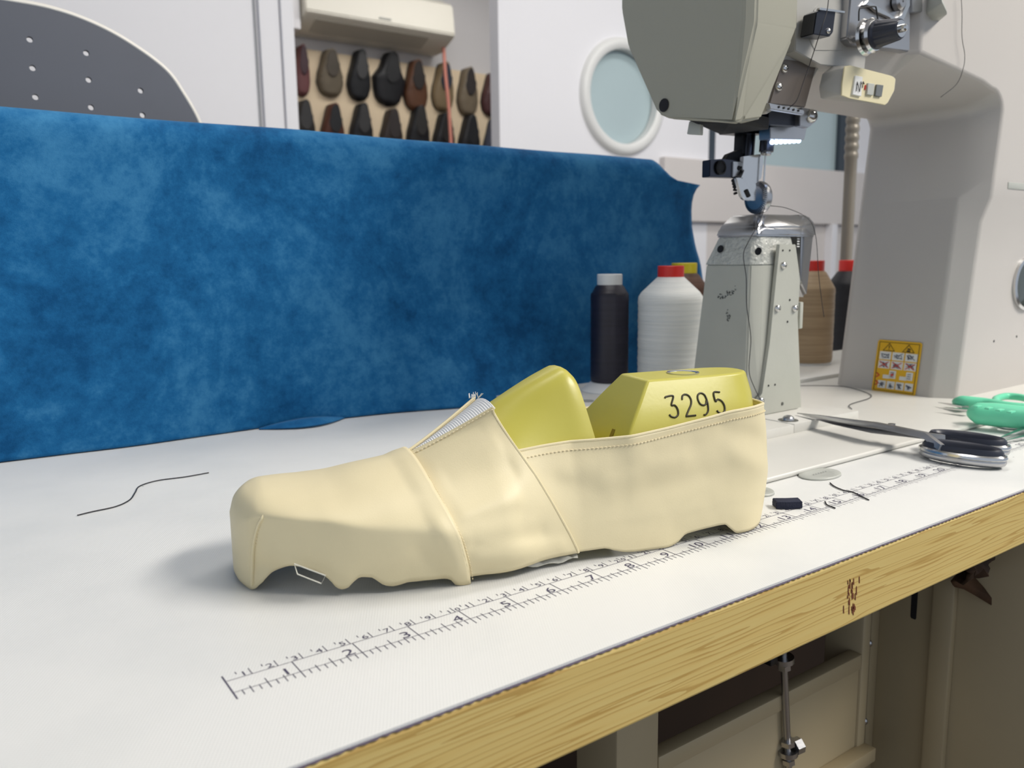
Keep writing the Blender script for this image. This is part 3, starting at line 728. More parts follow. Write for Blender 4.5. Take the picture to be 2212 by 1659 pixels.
# button box
fr = [(1825, 143), (1838, 141), (1928, 164), (1935, 170), (1932, 196), (1918, 222), (1912, 227), (1836, 212), (1818, 206), (1820, 180)]
bk = [at(px-40, py+6, 1, .125) for px, py in fr]
bm = hull([at(px, py, 1, .104) for px, py in fr]+[at(1772, 215, 1, .122), at(1768, 190, 1, .122), at(1775, 160, 1, .122), at(1795, 143, 1, .122), at(1930, 175, 1, .122), at(1910, 228, 1, .122)], .0012)
bb = finish('button_box', bm, 'mgrey', sm, angle=35)
bm = poly_prism([at(px, py, 1, .1032) for px, py in fr], (0, .0012, 0)); bmesh.ops.bevel(bm, geom=bm.edges[:], offset=.0004, segments=2, affect='EDGES'); finish('button_panel', bm, 'cream', bb)
def btn(pts, m, name, y=.1015): 
    bm = poly_prism([at(px, py, 1, y) for px, py in pts], (0, .002, 0)); bmesh.ops.bevel(bm, geom=bm.edges[:], offset=.0003, segments=1, affect='EDGES'); return finish(name, bm, m, bb)
btn([(1849, 163), (1864, 166), (1861, 208), (1842, 204)], 'signw', 'symbol_plate')
btn([(1876, 179), (1890, 181), (1887, 206), (1873, 204)], 'lgrey', 'button'); btn([(1895, 182), (1909, 184), (1905, 209), (1891, 207)], 'mgr', 'button')
bm = bmesh.new()
for L_ in ([(1850, 197), (1852, 177), (1857, 198), (1860, 176)], [(1863, 190), (1865, 177)], [(1861.5, 181), (1865, 176), (1867, 182)]): tube(bm, [at(px, py, 1, .1008) for px, py in L_], .00035, 5)
finish('needle_symbol', bm, 'signk', bb)
bm = bmesh.new(); tube(bm, [at(1868, 194, 1, .1028), at(1869.5, 184, 1, .1028)], .0006, 5); finish('red_mark', bm, 'red', bb)
# needle area around (x .54, y .19)
YN = .19
def N(px, py, y=YN): return at(px, py, 1, y)
def rod(name, px0, py0, px1, py1, r, m, y=YN, par=sm):
    bm = bmesh.new(); tube(bm, [N(px0, py0, y), N(px1, py1, y)], r, 18); return finish(name, bm, m, par, angle=50)
rod('needle_bar', 1662, 225, 1659, 290, .0043, 'dksteel', .180)
rod('needle_bar_clamp', 1658, 290, 1655, 328, .0062, 'dksteel', .180)
rod('needle_thread_eye', 1655, 328, 1654, 334, .0045, 'steel', .180)
rod('needle', 1654, 330, 1650, 392, .0008, 'chrome', .182)
rod('presser_bar', 1622, 255, 1615, 345, .0052, 'dksteel', .195)
bm = hull([N(1605, 290, .195), N(1634, 285, .195), N(1630, 336, .195), N(1603, 332, .195)]+[v+Vector((0, .01, 0)) for v in (N(1605, 290, .195), N(1634, 285, .195), N(1630, 336, .195), N(1603, 332, .195))], .001); finish('presser_block', bm, 'dark', sm)
# dark stepped casting under the head
def blk(pts, y, th, m, name, bev=.0005, par=sm):
    P = [at(px, py, 1, y) for px, py in pts]; bm = hull(P+[v+Vector((0, th, 0)) for v in P]); 
    if bev: bmesh.ops.bevel(bm, geom=bm.edges[:], offset=bev, segments=2, affect='EDGES')
    return finish(name, bm, m, par)
blk([(1588, 258), (1660, 256), (1655, 290), (1592, 285)], .185, .02, 'dksteel', 'bar_bushing')
blk([(1660, 235), (1732, 250), (1728, 272), (1660, 268)], .155, .02, 'dksteel', 'lamp_housing')
blk([(1732, 232), (1766, 238), (1764, 262), (1746, 276), (1728, 272), (1728, 252)], .150, .006, 'steel', 'lamp_bracket')
p = at(1752, 251, 1, .150); screw('screw', p, (0, -1, 0), .0058, sm)
blk([(1664, 275), (1745, 270), (1738, 302), (1664, 300)], .165, .012, 'steel', 'led_bar')
for i in range(7):
    p = at(1668+i*9.5, 307-i*.5, 1, .168); bm = bmesh.new(); bmesh.ops.create_uvsphere(bm, u_segments=12, v_segments=8, radius=.0022, matrix=Matrix.Translation(p)); finish('led', bm, 'led', sm)
# roller foot
rf = blk([(1534, 345), (1563, 343), (1608, 349), (1606, 376), (1596, 384), (1563, 381), (1533, 382)], .190, .009, 'dksteel', 'foot_holder')
p = at(1556, 362, 1, .1895); bm = bmesh.new(); lathe(bm, [(0, 0), (.0060, 0), (.0060, .0016), (.0045, .0022), (.0042, .0012), (0, .001)], p, (0, -1, 0), 24); finish('holder_screw', bm, 'dark', rf)
blk([(1568, 345), (1575, 333), (1598, 330), (1602, 322), (1612, 322), (1612, 350), (1568, 350)], .196, .006, 'dark', 'holder_step', par=rf)
blk([(1584, 349), (1608, 350), (1606, 380), (1583, 382)], .1885, .010, 'steel', 'foot_clamp')
p = at(1596, 363, 1, .1884); bm = bmesh.new(); cyl(bm, p, (0, -1, 0), .0020, .0003, 16); finish('clamp_hole', bm, 'dark', sm)
for i in range(5): rod('adjusting_screw', 1588, 388+i*7, 1583+i*1.5, 391+i*7, .0018, 'dark', .196)
# foot arm: bent plate down to the roller axle
blk([(1606, 338), (1648, 332), (1650, 350), (1645, 385), (1632, 398), (1604, 366)], .1855, .004, 'chrome', 'foot_arm')
blk([(1590, 384), (1606, 384), (1630, 420), (1633, 434), (1608, 432), (1601, 424)], .184, .003, 'chrome', 'foot_arm')
blk([(1608, 366), (1634, 398), (1633, 434), (1620, 420), (1600, 384)], .1845, .003, 'chrome', 'foot_arm')
p0 = at(1612, 411, 1, .1835); p1 = at(1618, 424, 1, .1835); bm = bmesh.new(); tube(bm, [p0+Vector((0, .0003, 0)), p1+Vector((0, .0003, 0))], .0019, 12, flat=1); finish('arm_slot', bm, 'dark', sm)
rc = at(1640, 424, 1, .190); ax = Vector((.78, -.62, .05)).normalized()
ra = Vector((.62, .0, 0))
rw = bmesh.new(); rx = Vector((1, -.12, 0)).normalized()
lathe(rw, [(0, -.0042), (.0105, -.0042), (.0128, -.0036), (.0142, -.0030), (.0148, -.0015), (.0148, .0015), (.0142, .0030), (.0110, .0036), (.0100, .0026), (0, .0026)], (.5405, .1905, .2048), rx, 48)
ro = finish('roller_wheel', rw, 'steel', sm)
bm = bmesh.new()
for k in range(44):
    a = 2*math.pi*k/44; e1 = rx.orthogonal().normalized(); e2 = rx.cross(e1); d = e1*math.cos(a)+e2*math.sin(a); c = Vector((.5405, .1905, .2048)); tube(bm, [c+d*.0104-rx*.0044, c+d*.0138-rx*.0034], .00028, 4)
finish('roller_teeth', bm, 'dksteel', ro)
# bed, slide plates, back plate
bd = B((.335, .045, .0003), (1.25, .283, .0042), .0018, 3); bed = finish('bed_plate', bd, 'bedw', sm)
fp = B((.345, .120, .004), (.508, .262, .0118), .0008); finish('slide_plate', fp, 'bedw', sm)
fp = B((.5088, .1205, .004), (.604, .262, .0122), .0008); p_ = finish('slide_plate', fp, 'bedw', sm)
bm = bmesh.new(); lathe(bm, [(.0085, 0), (.0085, .0003), (0, .0003)], (.518, .1335, .0122), (0, 0, 1), 24); finish('screw_well', bm, 'wear', p_)
screw('screw', (.518, .1335, .0124), (0, 0, 1), .0052, sm, m='steel')
finish('rear_plate', B((.405, .284, .0003), (.72, .425, .0085), .001), 'bedw', sm); finish('rear_plate', B((.725, .284, .0003), (1.05, .425, .0085), .001), 'bedw', sm)
bm = bmesh.new(); lathe(bm, [(.0075, 0), (.0075, .0003), (0, .0003)], (.459, .332, .0085), (0, 0, 1), 24); finish('plate_hole', bm, mat('grey recess', (150, 152, 150), .6), sm)
bm = bmesh.new(); lathe(bm, [(.0095, 0), (.0095, .0003), (0, .0003)], (.885, .355, .0085), (0, 0, 1), 24); finish('plate_hole', bm, mat('grey recess', (150, 152, 150), .6), sm)
_h = at(1636, 1061, 2, .0008)
for (x, y, sx, sy) in ((.4225, .0370, .0180, .0120), (_h.x, _h.y, .0105, .0110)):
    bm = bmesh.new(); lathe(bm, [(1, 0), (1, .6), (.95, 1.0), (.55, 1.05), (.5, .8), (0, .8)], (0, 0, 0), (0, 0, 1), 40)
    bmesh.ops.transform(bm, matrix=Matrix.Translation((x, y, .0002)) @ Matrix.Diagonal((sx, sy, .0014, 1)), verts=bm.verts[:])
    if x > .4:
        hg = finish('hinge_cushion', bm, 'lgrey', sm); tbm = bmesh.new(); 
        for q in range(6): quadline(tbm, x-.008+q*.0028, y-.001, x-.0065+q*.0028, y+.001, .0004, .00172)
        finish('cushion_mark', tbm, 'mgr', hg)
    else: finish('hinge_cushion', bm, 'lgrey', sm)
# post
body_pts = [(.505, .236, .010), (.505, .1700, .010), (.516, .1635, .010), (.580, .1635, .010), (.580, .236, .010),
            (.509, .222, .146), (.509, .172, .146), (.520, .166, .146), (.566, .166, .146), (.566, .222, .146)]
bm = hull(body_pts); bmesh.ops.bevel(bm, geom=bm.edges[:], offset=.0012, segments=2, affect='EDGES')
po = finish('post', bm, 'postp', sm, angle=30)
top_pts = [(.5085, .2225, .1455), (.5085, .172, .1455), (.519, .166, .1455), (.566, .166, .1455), (.566, .2225, .1455),
           (.5140, .212, .1700), (.5140, .176, .1700), (.520, .170, .1700), (.562, .170, .1700), (.562, .212, .1700)]
bm = hull(top_pts, .0008); ph = finish('post_shoulder', bm, 'rough', po)
for px, py in ((1556, 538), (1638, 543)):
    p = at(px, py, 0, .5105); bm = bmesh.new(); cyl(bm, (.5108, p.y, p.z), (-1, 0, .22), .0034, .0006, 20); finish('screw_recess', bm, 'dark', po)
p = at(1532, 722, 0, .5085); bm = bmesh.new(); cyl(bm, (.5080, p.y, p.z), (-1, 0, .03), .0034, .0008, 20); finish('screw_recess', bm, 'wear', po)
bm = bmesh.new()
for i in range(60):
    if i < 40: px, py = 1548+random.random()*40, 0; py = 645-(px-1548)*.45+random.gauss(0, 4)
    else: px, py = 1572+random.gauss(0, 2.2), 668+random.random()*26
    p = at(px, py, 0, .5072); xx = .505+.004*(p.z-.01)/.136-.0004; r = random.uniform(.0004, .0010)
    bm.faces.new([bm.verts.new((xx, p.y+r*math.cos(a)*random.uniform(.6, 1.3), p.z+r*math.sin(a)*random.uniform(.5, 1.2))) for a in (0, 1.2, 2.2, 3.3, 4.4, 5.4)])
finish('scratch_marks', bm, 'wear', po, smooth=False)
yp = .1605
fpl = [(1684, 528), (1719, 528), (1729, 605), (1722, 700), (1714, 790), (1715, 850), (1724, 905), (1622, 932), (1620, 888), (1647, 850), (1663, 740), (1677, 600)]
P = [at(px, py, 1, yp) for px, py in fpl]; bm = poly_prism([Vector((v.x, yp, max(v.z, .0125))) for v in P], (0, .0035, 0)); bmesh.ops.bevel(bm, geom=bm.edges[:], offset=.0004, segments=2, affect='EDGES')
fpo = finish('post_front_plate', bm, 'postp', sm)
for px, py, r in ((1692, 573, .0034), (1679, 666, .0034), (1716, 666, .0034), (1643, 866, .0034), (1688, 906, .0034)):
    p = at(px, py, 1, yp-.0002); screw('screw', p, (0, -1, 0), r, fpo)
for px, py, r in ((1691, 541, .0009), (1706, 541, .0009), (1706, 648, .0010), (1701, 695, .0010), (1660, 833, .0009), (1674, 831, .0009), (1690, 872, .0016), (1626, 912, .0028)):
    p = at(px, py, 1, yp-.0001); bm = bmesh.new(); cyl(bm, p, (0, -1, 0), r, .0003, 14); finish('hole', bm, 'wear' if r > .0015 else 'dark', fpo)
# metal cap of the post
cp = hull([(.5125, .2155, .1700), (.5125, .172, .1700), (.516, .168, .170), (.572, .166, .170), (.614, .180, .170), (.614, .2155, .170),
           (.5150, .2145, .178), (.5150, .173, .178), (.524, .2080, .1895), (.524, .181, .1895), (.530, .176, .1895), (.604, .182, .1900), (.604, .2080, .1900), (.519, .168, .178), (.574, .1665, .178), (.614, .181, .182)])
bmesh.ops.bevel(cp, geom=cp.edges[:], offset=.003, segments=4, affect='EDGES', clamp_overlap=True)
finish('needle_plate_cap', cp, 'steel', sm, angle=60)
bm = hull([(.582, .171, .184), (.620, .186, .182), (.582, .2, .184), (.620, .21, .182), (.582, .171, .125), (.612, .186, .112), (.582, .2, .125), (.612, .21, .112), (.606, .186, .1905), (.586, .178, .1905), (.606, .2, .1905), (.586, .2, .1905)]); bmesh.ops.bevel(bm, geom=bm.edges[:], offset=.003, segments=3, affect='EDGES', clamp_overlap=True)
gd = finish('hook_guard', bm, 'steel', sm, angle=50)
bm = bmesh.new()
for i in range(4):
    for j in range(7):
        p = at(1717+i*4.6, 500+j*5.4, 1, .1735); bm.faces.new([bm.verts.new((p.x+.0007*math.cos(a), .1735-.0006+ (p.x-.578)*.45, p.z+.0007*math.sin(a))) for a in (0, 1, 2, 3, 4, 5)])
finish('perforation', bm, 'signw', gd, smooth=False)
finish('hook_shaft_cover', B((.583, .172, .085), (.588, .19, .11), .001), 'postp', sm)

# ------------------------------------------------------------------ thread stand pole behind
t = thing('thread_stand', 'grey ribbed stand pole seen between window and machine pillar', 'stand', (1.15, .5, 0))
bm = bmesh.new(); pf = [(0, 0), (.011, 0)]; z = 0
for z in [i*.01 for i in range(1, 27)]: pf.append((.0095, z))
for i in range(5): z = .302+i*.014; pf += [(.0095, z), (.0109, z+.003), (.0109, z+.008), (.0098, z+.010)]
pf += [(.0100, .60), (0, .60)]
lathe(bm, pf, (1.150, .490, .001), (0, 0, 1), 20); finish('pole', bm, 'pipe', t)
bm = bmesh.new(); lathe(bm, [(0, 0), (.05, 0), (.05, .004), (.02, .008), (0, .008)], (1.150, .490, .0), (0, 0, 1), 32); finish('base', bm, 'pipe', t)

# ------------------------------------------------------------------ thread spools
def spool(px, cy, rw, ys, rc, cap, thr, label, flange=0, zb=.0085, sh=.95):
    "ys: pixel rows of cap top, cap bottom, shoulder, (foot on zb)"
    zt, zc, zs = [at(px, y_, 1, cy).z for y_ in ys]; cx = at(px, ys[1], 1, cy).x
    s = depth((cx, cy, .1))/CF; R = rw*s; Rc = rc*s
    t = thing('thread_spool', label, 'spool', (cx, cy, zb), 0, 'thread spools behind the machine post')
    z0 = zb+(.010 if flange else .003)
    bm = bmesh.new(); prof = [(R*.7, z0), (R*.97, z0+.0005), (R, z0+.004)]
    nseg = 46
    for i in range(nseg+1):
        z = z0+.006+(zs-.002-z0-.006)*i/nseg; prof.append((R*(1+.006*math.sin(i*1.9)+.004*math.sin(i*.6)), z))
    prof += [(R*.985, zs), (R*.90, zs+(zc-zs)*.22), (Rc*1.15, zc-.002), (Rc*1.0, zc)]
    lathe(bm, prof, (cx, cy, 0), n=44)
    # random winding displacement
    finish('thread_winding', bm, thr, t, angle=60)
    bm = bmesh.new(); lathe(bm, [(Rc*.95, zc-.004), (Rc, zc), (Rc, zt-.0006), (Rc*.96, zt), (Rc*.45, zt), (Rc*.45, zt-.006), (0, zt-.006)], (cx, cy, 0), n=32); finish('cap', bm, cap, t, angle=30)
    fl = flange*s if flange else R*.96
    bm = bmesh.new(); lathe(bm, [(0, zb), (fl, zb), (fl, zb+.0012), (R*.9, z0+.001), (0, z0+.001)], (cx, cy, 0), n=40); finish('base', bm, 'whitep', t, angle=40)
    return t
spool(1317, .372, 41, (592, 615, 632), 26.5, 'whitep', 'T0', '', ) if False else None
spool(1317, .368, 41, (592, 615, 634), 27, 'whitep', 't_navy', 'slim dark purple thread spool with a white cap and flared white base', flange=62)
spool(1449, .320, 69, (574, 598, 640), 28, 'red', 't_white', 'fat white thread spool with a red cap')
spool(1478, .392, 52, (568, 590, 622), 27, 'yellow', 't_brown', 'brown thread spool with a yellow cap behind the white one')
spool(1752, .365, 51, (563, 585, 622), 27, 'red', 't_tan', 'tan thread spool with a red cap right of the machine post')
spool(1836, .440, 43, (562, 585, 612), 23, 'red', 't_black', 'black thread spool with a red cap beside the machine pillar', zb=0)

# ------------------------------------------------------------------ scissors with black rings
def ring_pts(c, a, b, ang, z, n=28):
    return [Vector((c[0]+a*math.cos(t)*math.cos(ang)-b*math.sin(t)*math.sin(ang), c[1]+a*math.cos(t)*math.sin(ang)+b*math.sin(t)*math.cos(ang), z)) for t in [2*math.pi*k/n for k in range(n)]]
def scissors():
    t = thing('scissors', 'steel scissors with black rubber-lined finger rings', 'scissors', (.51, .03, 0))
    def blade(path, wd, th, name, m='steel'):
        bm = bmesh.new(); rows = []
        for (p, ww, hh) in path:
            rows.append((Vector(p), ww, hh))
        V = []
        for i, (p, ww, hh) in enumerate(rows):
            tg = (rows[min(i+1, len(rows)-1)][0]-rows[max(i-1, 0)][0]); tg.z = 0; tg.normalize(); s = Vector((-tg.y, tg.x, 0))
            V.append([bm.verts.new(p+s*ww+Vector((0, 0, 0))), bm.verts.new(p+Vector((0, 0, hh))+s*ww*.5), bm.verts.new(p+Vector((0, 0, hh))-s*ww*.5), bm.verts.new(p-s*ww), bm.verts.new(p-Vector((0, 0, hh*.3)))])
        for a, b in zip(V, V[1:]):
            for k in range(5): bm.faces.new((a[k], a[(k+1) % 5], b[(k+1) % 5], b[k]))
        bm.faces.new(V[0]); bm.faces.new(V[-1][::-1])
        return finish(name, bm, m, t, angle=50)
    # ring centres: near ring and far ring
    n1 = at(2078, 974, 2, .009); n2 = at(2088, 953, 2, .011)
    tip = at(1722, 893, 2, .014); mid = at(1893, 921, 2, .018); j = at(2000, 945, 2, .015); jn = at(2035, 972, 2, .010); jf = at(2040, 950, 2, .012)
    blade([(tip, .0006, .0006), (tip.lerp(mid, .3), .0030, .0016), (tip.lerp(mid, .7), .0052, .0022), (mid, .0060, .003), (j, .0040, .004), (jn, .0032, .004)], 0, 0, 'blade')
    tip2 = tip+Vector((.004, -.003, -.002))
    blade([(tip2, .0006, .0005), (tip2.lerp(mid, .5)+Vector((0, 0, -.003)), .0045, .0018), (mid+Vector((.001, .001, -.005)), .0060, .003), (j+Vector((.006, .006, -.002)), .0036, .004), (jf, .0032, .004)], 0, 0, 'blade')
    bm = bmesh.new(); cyl(bm, mid+Vector((.010, -.007, -.002)), (0, 0, 1), .0028, .0040, 20); finish('pivot_screw', bm, 'steel', t)
    d = (n1-j); ang = math.atan2(d.y, d.x)
    for c, zz, tl in ((n1, .008, 0), (n2, .0105, .0)):
        a_, b_ = .0265, .0125
        ang2 = ang+.04
        pts = ring_pts(c, a_, b_, ang2, zz-.003); bm = bmesh.new(); tube(bm, pts, .0034, 10, closed=True, flat=1.0); rg = finish('finger_ring', bm, 'steel', t)
        bm = bmesh.new(); n = 36; R = []
        for rr, z in ((.90, -.006), (1.02, -.0065), (1.03, .0), (1.04, .0035), (.97, .0058), (.86, .0050), (.80, .001), (.78, -.006)):
            R.append([bm.verts.new(v) for v in ring_pts(c, a_*rr, b_*rr-(1-rr)*.006, ang2, max(zz+z, .0008), n)])
        for q in range(len(R)):
            A, Bq = R[q], R[(q+1) % len(R)]
            for k in range(n): bm.faces.new((A[k], A[(k+1) % n], Bq[(k+1) % n], Bq[k]))
        finish('rubber_grip', bm, 'knob', rg, angle=60)
        bm = bmesh.new(); tube(bm, [v+Vector((0, 0, .0)) for v in ring_pts(c, a_*1.06, b_*1.12, ang2, zz-.0002, 40)], .0022, 8, closed=True); finish('steel_band', bm, 'chrome', rg)
scissors()
# ------------------------------------------------------------------ mint handled snips
def snips():
    t = thing('snips', 'mint green handled thread snips lying at the right edge', 'snips', (.70, .05, .0045))
    def hnd(pts, th, name):
        P = [at(px, py, 2, z) for px, py, z in pts]; bm = bmesh.new()
        sp_ = spline(P, 6); r = [interp(i/(len(sp_)-1), [k/(len(th)-1) for k in range(len(th))], th) for i in range(len(sp_))]
        tube(bm, sp_, r, 12, flat=1.0); return finish(name, bm, 'mint', t)
    h1 = hnd([(2092, 893, .013), (2110, 893, .014), (2150, 896, .014), (2200, 901, .014), (2260, 906, .014), (2330, 905, .013)], [.0035, .0095, .0105, .0100, .0095, .008], 'handle')
    h2 = hnd([(2064, 868, .010), (2080, 869, .012), (2130, 873, .012), (2180, 882, .012), (2240, 888, .012), (2330, 893, .012)], [.0035, .0065, .0058, .006, .0065, .007], 'handle')
    lp = bmesh.new(); tube(lp, spline([at(2152, 872, 2, .014), at(2152, 862, 2, .015), at(2175, 856, 2, .015), at(2212, 860, 2, .015), at(2240, 872, 2, .014)], 6), .0034, 10); finish('finger_loop', lp, 'mint', h2)
    for i in range(4):
        q = B((0, 0, 0), (.0085, .004, .0016), .0006); p = at(2112+i*24, 876+i*4, 2, .0235); bmesh.ops.translate(q, vec=(p.x-.004, p.y-.002, p.z-.0015), verts=q.verts[:]); finish('grip_ridge', q, 'mint', h1)
    def bl(a, b, w0):
        a, b = at(*a[:2], 2, a[2]), at(*b[:2], 2, b[2]); d = (b-a).normalized(); s = Vector((-d.y, d.x, 0))*w0
        bm = hull([a, a+Vector((0, 0, .0006)), b+s, b-s, b+s+Vector((0, 0, .002)), b-s+Vector((0, 0, .002))]); finish('blade', bm, 'chrome', t, smooth=False)
    bl((2026, 870, .008), (2085, 881, .009), .004); bl((2028, 882, .008), (2095, 888, .009), .004)
    return t
snips()
# chrome clipper at the right edge
t = thing('small_scissors', 'small chrome scissors half out of frame at the right edge', 'scissors', (.64, .02, 0))
for (a, b, w0) in (((2148, 951, .002), (2215, 928, .005), .0028), ((2160, 955, .001), (2250, 938, .004), .0030)):
    a, b = at(*a[:2], 2, a[2]), at(*b[:2], 2, b[2]); d = (b-a).normalized(); s = Vector((-d.y, d.x, 0))*w0
    bm = hull([a, a+Vector((0, 0, .0005)), b+s, b-s, b+s+Vector((0, 0, .002)), b-s+Vector((0, 0, .002))]); finish('blade', bm, 'chrome', t, smooth=False)
bm = bmesh.new(); c = at(2198, 918, 2, .004); tube(bm, ring_pts(c, .019, .012, -.2, .004), .0022, 10, closed=True); tube(bm, ring_pts(c, .0175, .0105, -.2, .0072), .0018, 10, closed=True); finish('finger_ring', bm, 'chrome', t)

# ------------------------------------------------------------------ small things on the table
def lay(pts, z=.0006): return [at(px, py, 2, z) for px, py in pts]
def thr(name, pts, r, label, m='thr'):
    bm = bmesh.new(); tube(bm, spline(pts, 8), r, 5); o = finish(name, bm, m); tag(o, label, 'thread'); return o
thr('thread_offcut', lay([(167, 1113), (200, 1105), (250, 1094), (280, 1080), (292, 1064), (302, 1050), (340, 1038), (400, 1030), (451, 1021)]), .00042, 'black thread offcut curling across the bare left of the table')
thr('thread_offcut', lay([(1793, 1043), (1803, 1051), (1822, 1059), (1842, 1063), (1860, 1072), (1877, 1080)]), .00045, 'longer black thread offcut lying over the ruler')
thr('thread_offcut', lay([(1782, 1083), (1786, 1090), (1796, 1094), (1804, 1098)]), .0004, 'short black thread offcut on the ruler numbers')
z = .0050
thr('thread_offcut', [at(px, py, 2, z) for px, py in ((1714, 833), (1780, 833), (1830, 836), (1876, 850), (1878, 860), (1836, 874), (1840, 884))], .0004, 'grey thread offcut on the machine bed beside the pillar')
bx = B((0, 0, 0), (.0160, .0085, .0045), .0006)
bmesh.ops.subdivide_edges(bx, edges=bx.edges[:], cuts=1); p = at(1677, 1101, 2, 0)
for v in bx.verts: v.co += Vector((random.uniform(-.0003, .0003),)*3)
bmesh.ops.transform(bx, matrix=Matrix.Translation((p.x, p.y, .0004)) @ Matrix.Rotation(-.62, 4, 'Z'), verts=bx.verts[:])
tag(finish('felt_scrap', bx, 'navyf'), 'tiny navy fabric scrap on the ruler right of the heel', 'fabric scrap')
# threads on the machine
def mthr(pts, r, label):
    bm = bmesh.new(); tube(bm, spline(pts, 6), r, 5); tag(finish('sewing_thread', bm, 'thr'), label, 'thread')
mthr([at(px, py, 1, y) for px, py, y in ((1790, -5, .098), (1786, 25, .098), (1770, 75, .1), (1752, 130, .12), (1738, 170, .122), (1722, 215, .12), (1706, 232, .1225))], .00035, 'black needle thread running down the machine head')
mthr([at(px, py, 1, y) for px, py, y in ((1655, 440, .186), (1640, 480, .160), (1618, 520, .156), (1606, 550, .156), (1612, 600, .152), (1613, 660, .152), (1622, 730, .150), (1618, 800, .150), (1630, 838, .153), (1643, 864, .156))], .00035, 'black thread hanging in front of the machine post')
mthr([at(px, py, 1, y) for px, py, y in ((1660, 444, .188), (1700, 450, .17), (1745, 472, .155), (1762, 510, .15), (1768, 590, .15), (1775, 650, .15), (1780, 685, .15))], .0003, 'black thread arching off the post towards the tan spool')
mthr([at(px, py, 1, .107) for px, py in ((2076, -10), (2078, 30), (2078, 80), (2084, 120), (2080, 150), (2066, 182), (2032, 210))], .0003, 'loose black thread hanging on the white machine arm')

# ------------------------------------------------------------------ the shoe
SO = Vector((.034, .094, 0)); SA = Vector((.971, -.239, 0)).normalized(); SN = Vector((-.239, -.971, 0)).normalized()
def S3(u, v, w_): return SO+SA*u+SN*v+Vector((0, 0, w_))
UT, UE = -.002, .3015
VU = [0, .03, .05, .07, .10, .12, .15, .18, .21, .25, .275, .302]
VN = [.0400, .0415, .0455, .0490, .0525, .0515, .0480, .0450, .0430, .0405, .039, .038]
def cen(u): return -.008*max(0, 1-max(u, 0)/.07)**1.5
def vn(u): return sinterp(u, VU, VN)
def ends(u, near=True):
    e = 1
    if u < .050: e = max(0, 1-((.050-u)/(.050-UT))**2.3)**.48
    if u > .262: e = max(0, 1-((u-.262)/(UE-.262))**2.3)**.5
    return e
TU = [-.002, .0005, .006, .0137, .0291, .0427, .0567, .0856, .105, .1287, .15, .162, .171, .179, .19]
TW = [.0315, .0386, .0430, .0450, .0448, .0458, .0490, .0545, .0635, .0765, .0876, .0932, .0965, .0968, .0950]
def wt(u): return sinterp(u, TU, TW)
def shape(u, w_, cone=False):
    "last half width at height w"
    V = vn(u)*ends(u)
    wc = sinterp(u, [-.002, .0097, .0358, .0555, .0761, .0946, .115, .13], [.026, .0375, .0362, .0328, .0300, .0262, .020, .015])
    t = max(0, min(1, (w_-wc)/(wt(u)-wc)))
    a = interp(u, [0, .03, .06, .09, .12], [1.6, 1.45, 1.40, 1.45, 1.5]); b = interp(u, [0, .03, .06, .09, .13], [.55, .58, .62, .66, .66])
    g = (1-t**a)**b
    Vf = V*g
    if w_ < wc: Vf *= 1-.14*((wc-w_)/wc)**1.15*max(0, min(1, (.135-u)/.03))
    if u > .120:   # cone: flat sides narrowing to a rounded top
        q = w_/wt(u)*.098; Vc = sinterp(q, [0, .02, .05, .07, .085, .092, .0955, .0972, .098], [.045, .043, .0335, .0250, .0182, .0142, .0105, .0065, 0])*ends(u)
        k = min(1, (u-.120)/.045); k = k*k*(3-2*k); Vf = Vf*(1-k)+Vc*k
    # bottom tuck
    if u > .165 and not cone:   # back part: straight-ish wall leaning in
        q = max(0, (w_-.02))
        Vb = V*(1-3.2*q) if w_ < .0655 else V*(1-3.2*.0455)
        k = min(1, (u-.165)/.03); Vf = Vf*(1-k)+Vb*k
    return Vf
def ridge(u, w_, u0, w0, u1, w1, amp, wd):
    "fold along a segment"
    d = ((u1-u0)**2+(w1-w0)**2); t = max(0, min(1, ((u-u0)*(u1-u0)+(w_-w0)*(w1-w0))/d))
    dd = (u-u0-t*(u1-u0))**2+(w_-w0-t*(w1-w0))**2
    return amp*math.exp(-dd/wd**2)
FOLDS = [(.098, .060, .120, .064, -.0012, .0030), (.095, .050, .125, .058, .0012, .0035), (.100, .044, .130, .049, -.0012, .0035), (.100, .036, .128, .038, .0011, .004),
         (.104, .022, .140, .020, -.0012, .004), (.106, .014, .150, .012, .0012, .004), (.110, .006, .15, .004, -.001, .003),
         (.18, .040, .225, .047, .0010, .006), (.19, .030, .24, .036, -.0008, .006), (.255, .060, .285, .05, -.0010, .006), (.262, .045, .293, .030, .0010, .006), (.16, .045, .20, .052, .0008, .005),
         (.085, .034, .100, .002, .0010, .0035), (.078, .020, .092, .002, -.0010, .004), (.012, .012, .024, .006, -.003, .006), (.005, .034, .0045, .0, .0012, .0022)]
def wrinkle(u, w_):
    r = sum(ridge(u, w_, *f) for f in FOLDS)
    return r+.0007*noise.noise(Vector((u*45, w_*60, 3)))+0.00015*noise.noise(Vector((u*110, w_*130, 8)))
HU = [-.002, .000, .0045, .0065, .0100, .0150, .0230, .0300, .0346, .0385, .0408, .0430, .0455, .0480, .0515, .0560, .0600, .0632, .0660, .0690, .0730, .0800, .0862, .0925, .0950, .0975, .1030]
HW = [.0045, .0020, .0006, .0016, .0070, .0120, .0165, .0150, .0128, .0092, .0058, .0040, .0050, .0082, .0108, .0103, .0072, .0048, .0040, .0048, .0062, .0062, .0058, .0050, .0010, .0005, .0004]
def hem_v(u):
    h = sinterp(u, HU, HW); return h-.0012*min(1, max(0, (h-.003)/.003))
HU2 = [.098, .1050, .1167, .145, .1608, .168, .1754, .19, .204, .211, .2188, .2465, .252, .2569, .268, .28, .302]
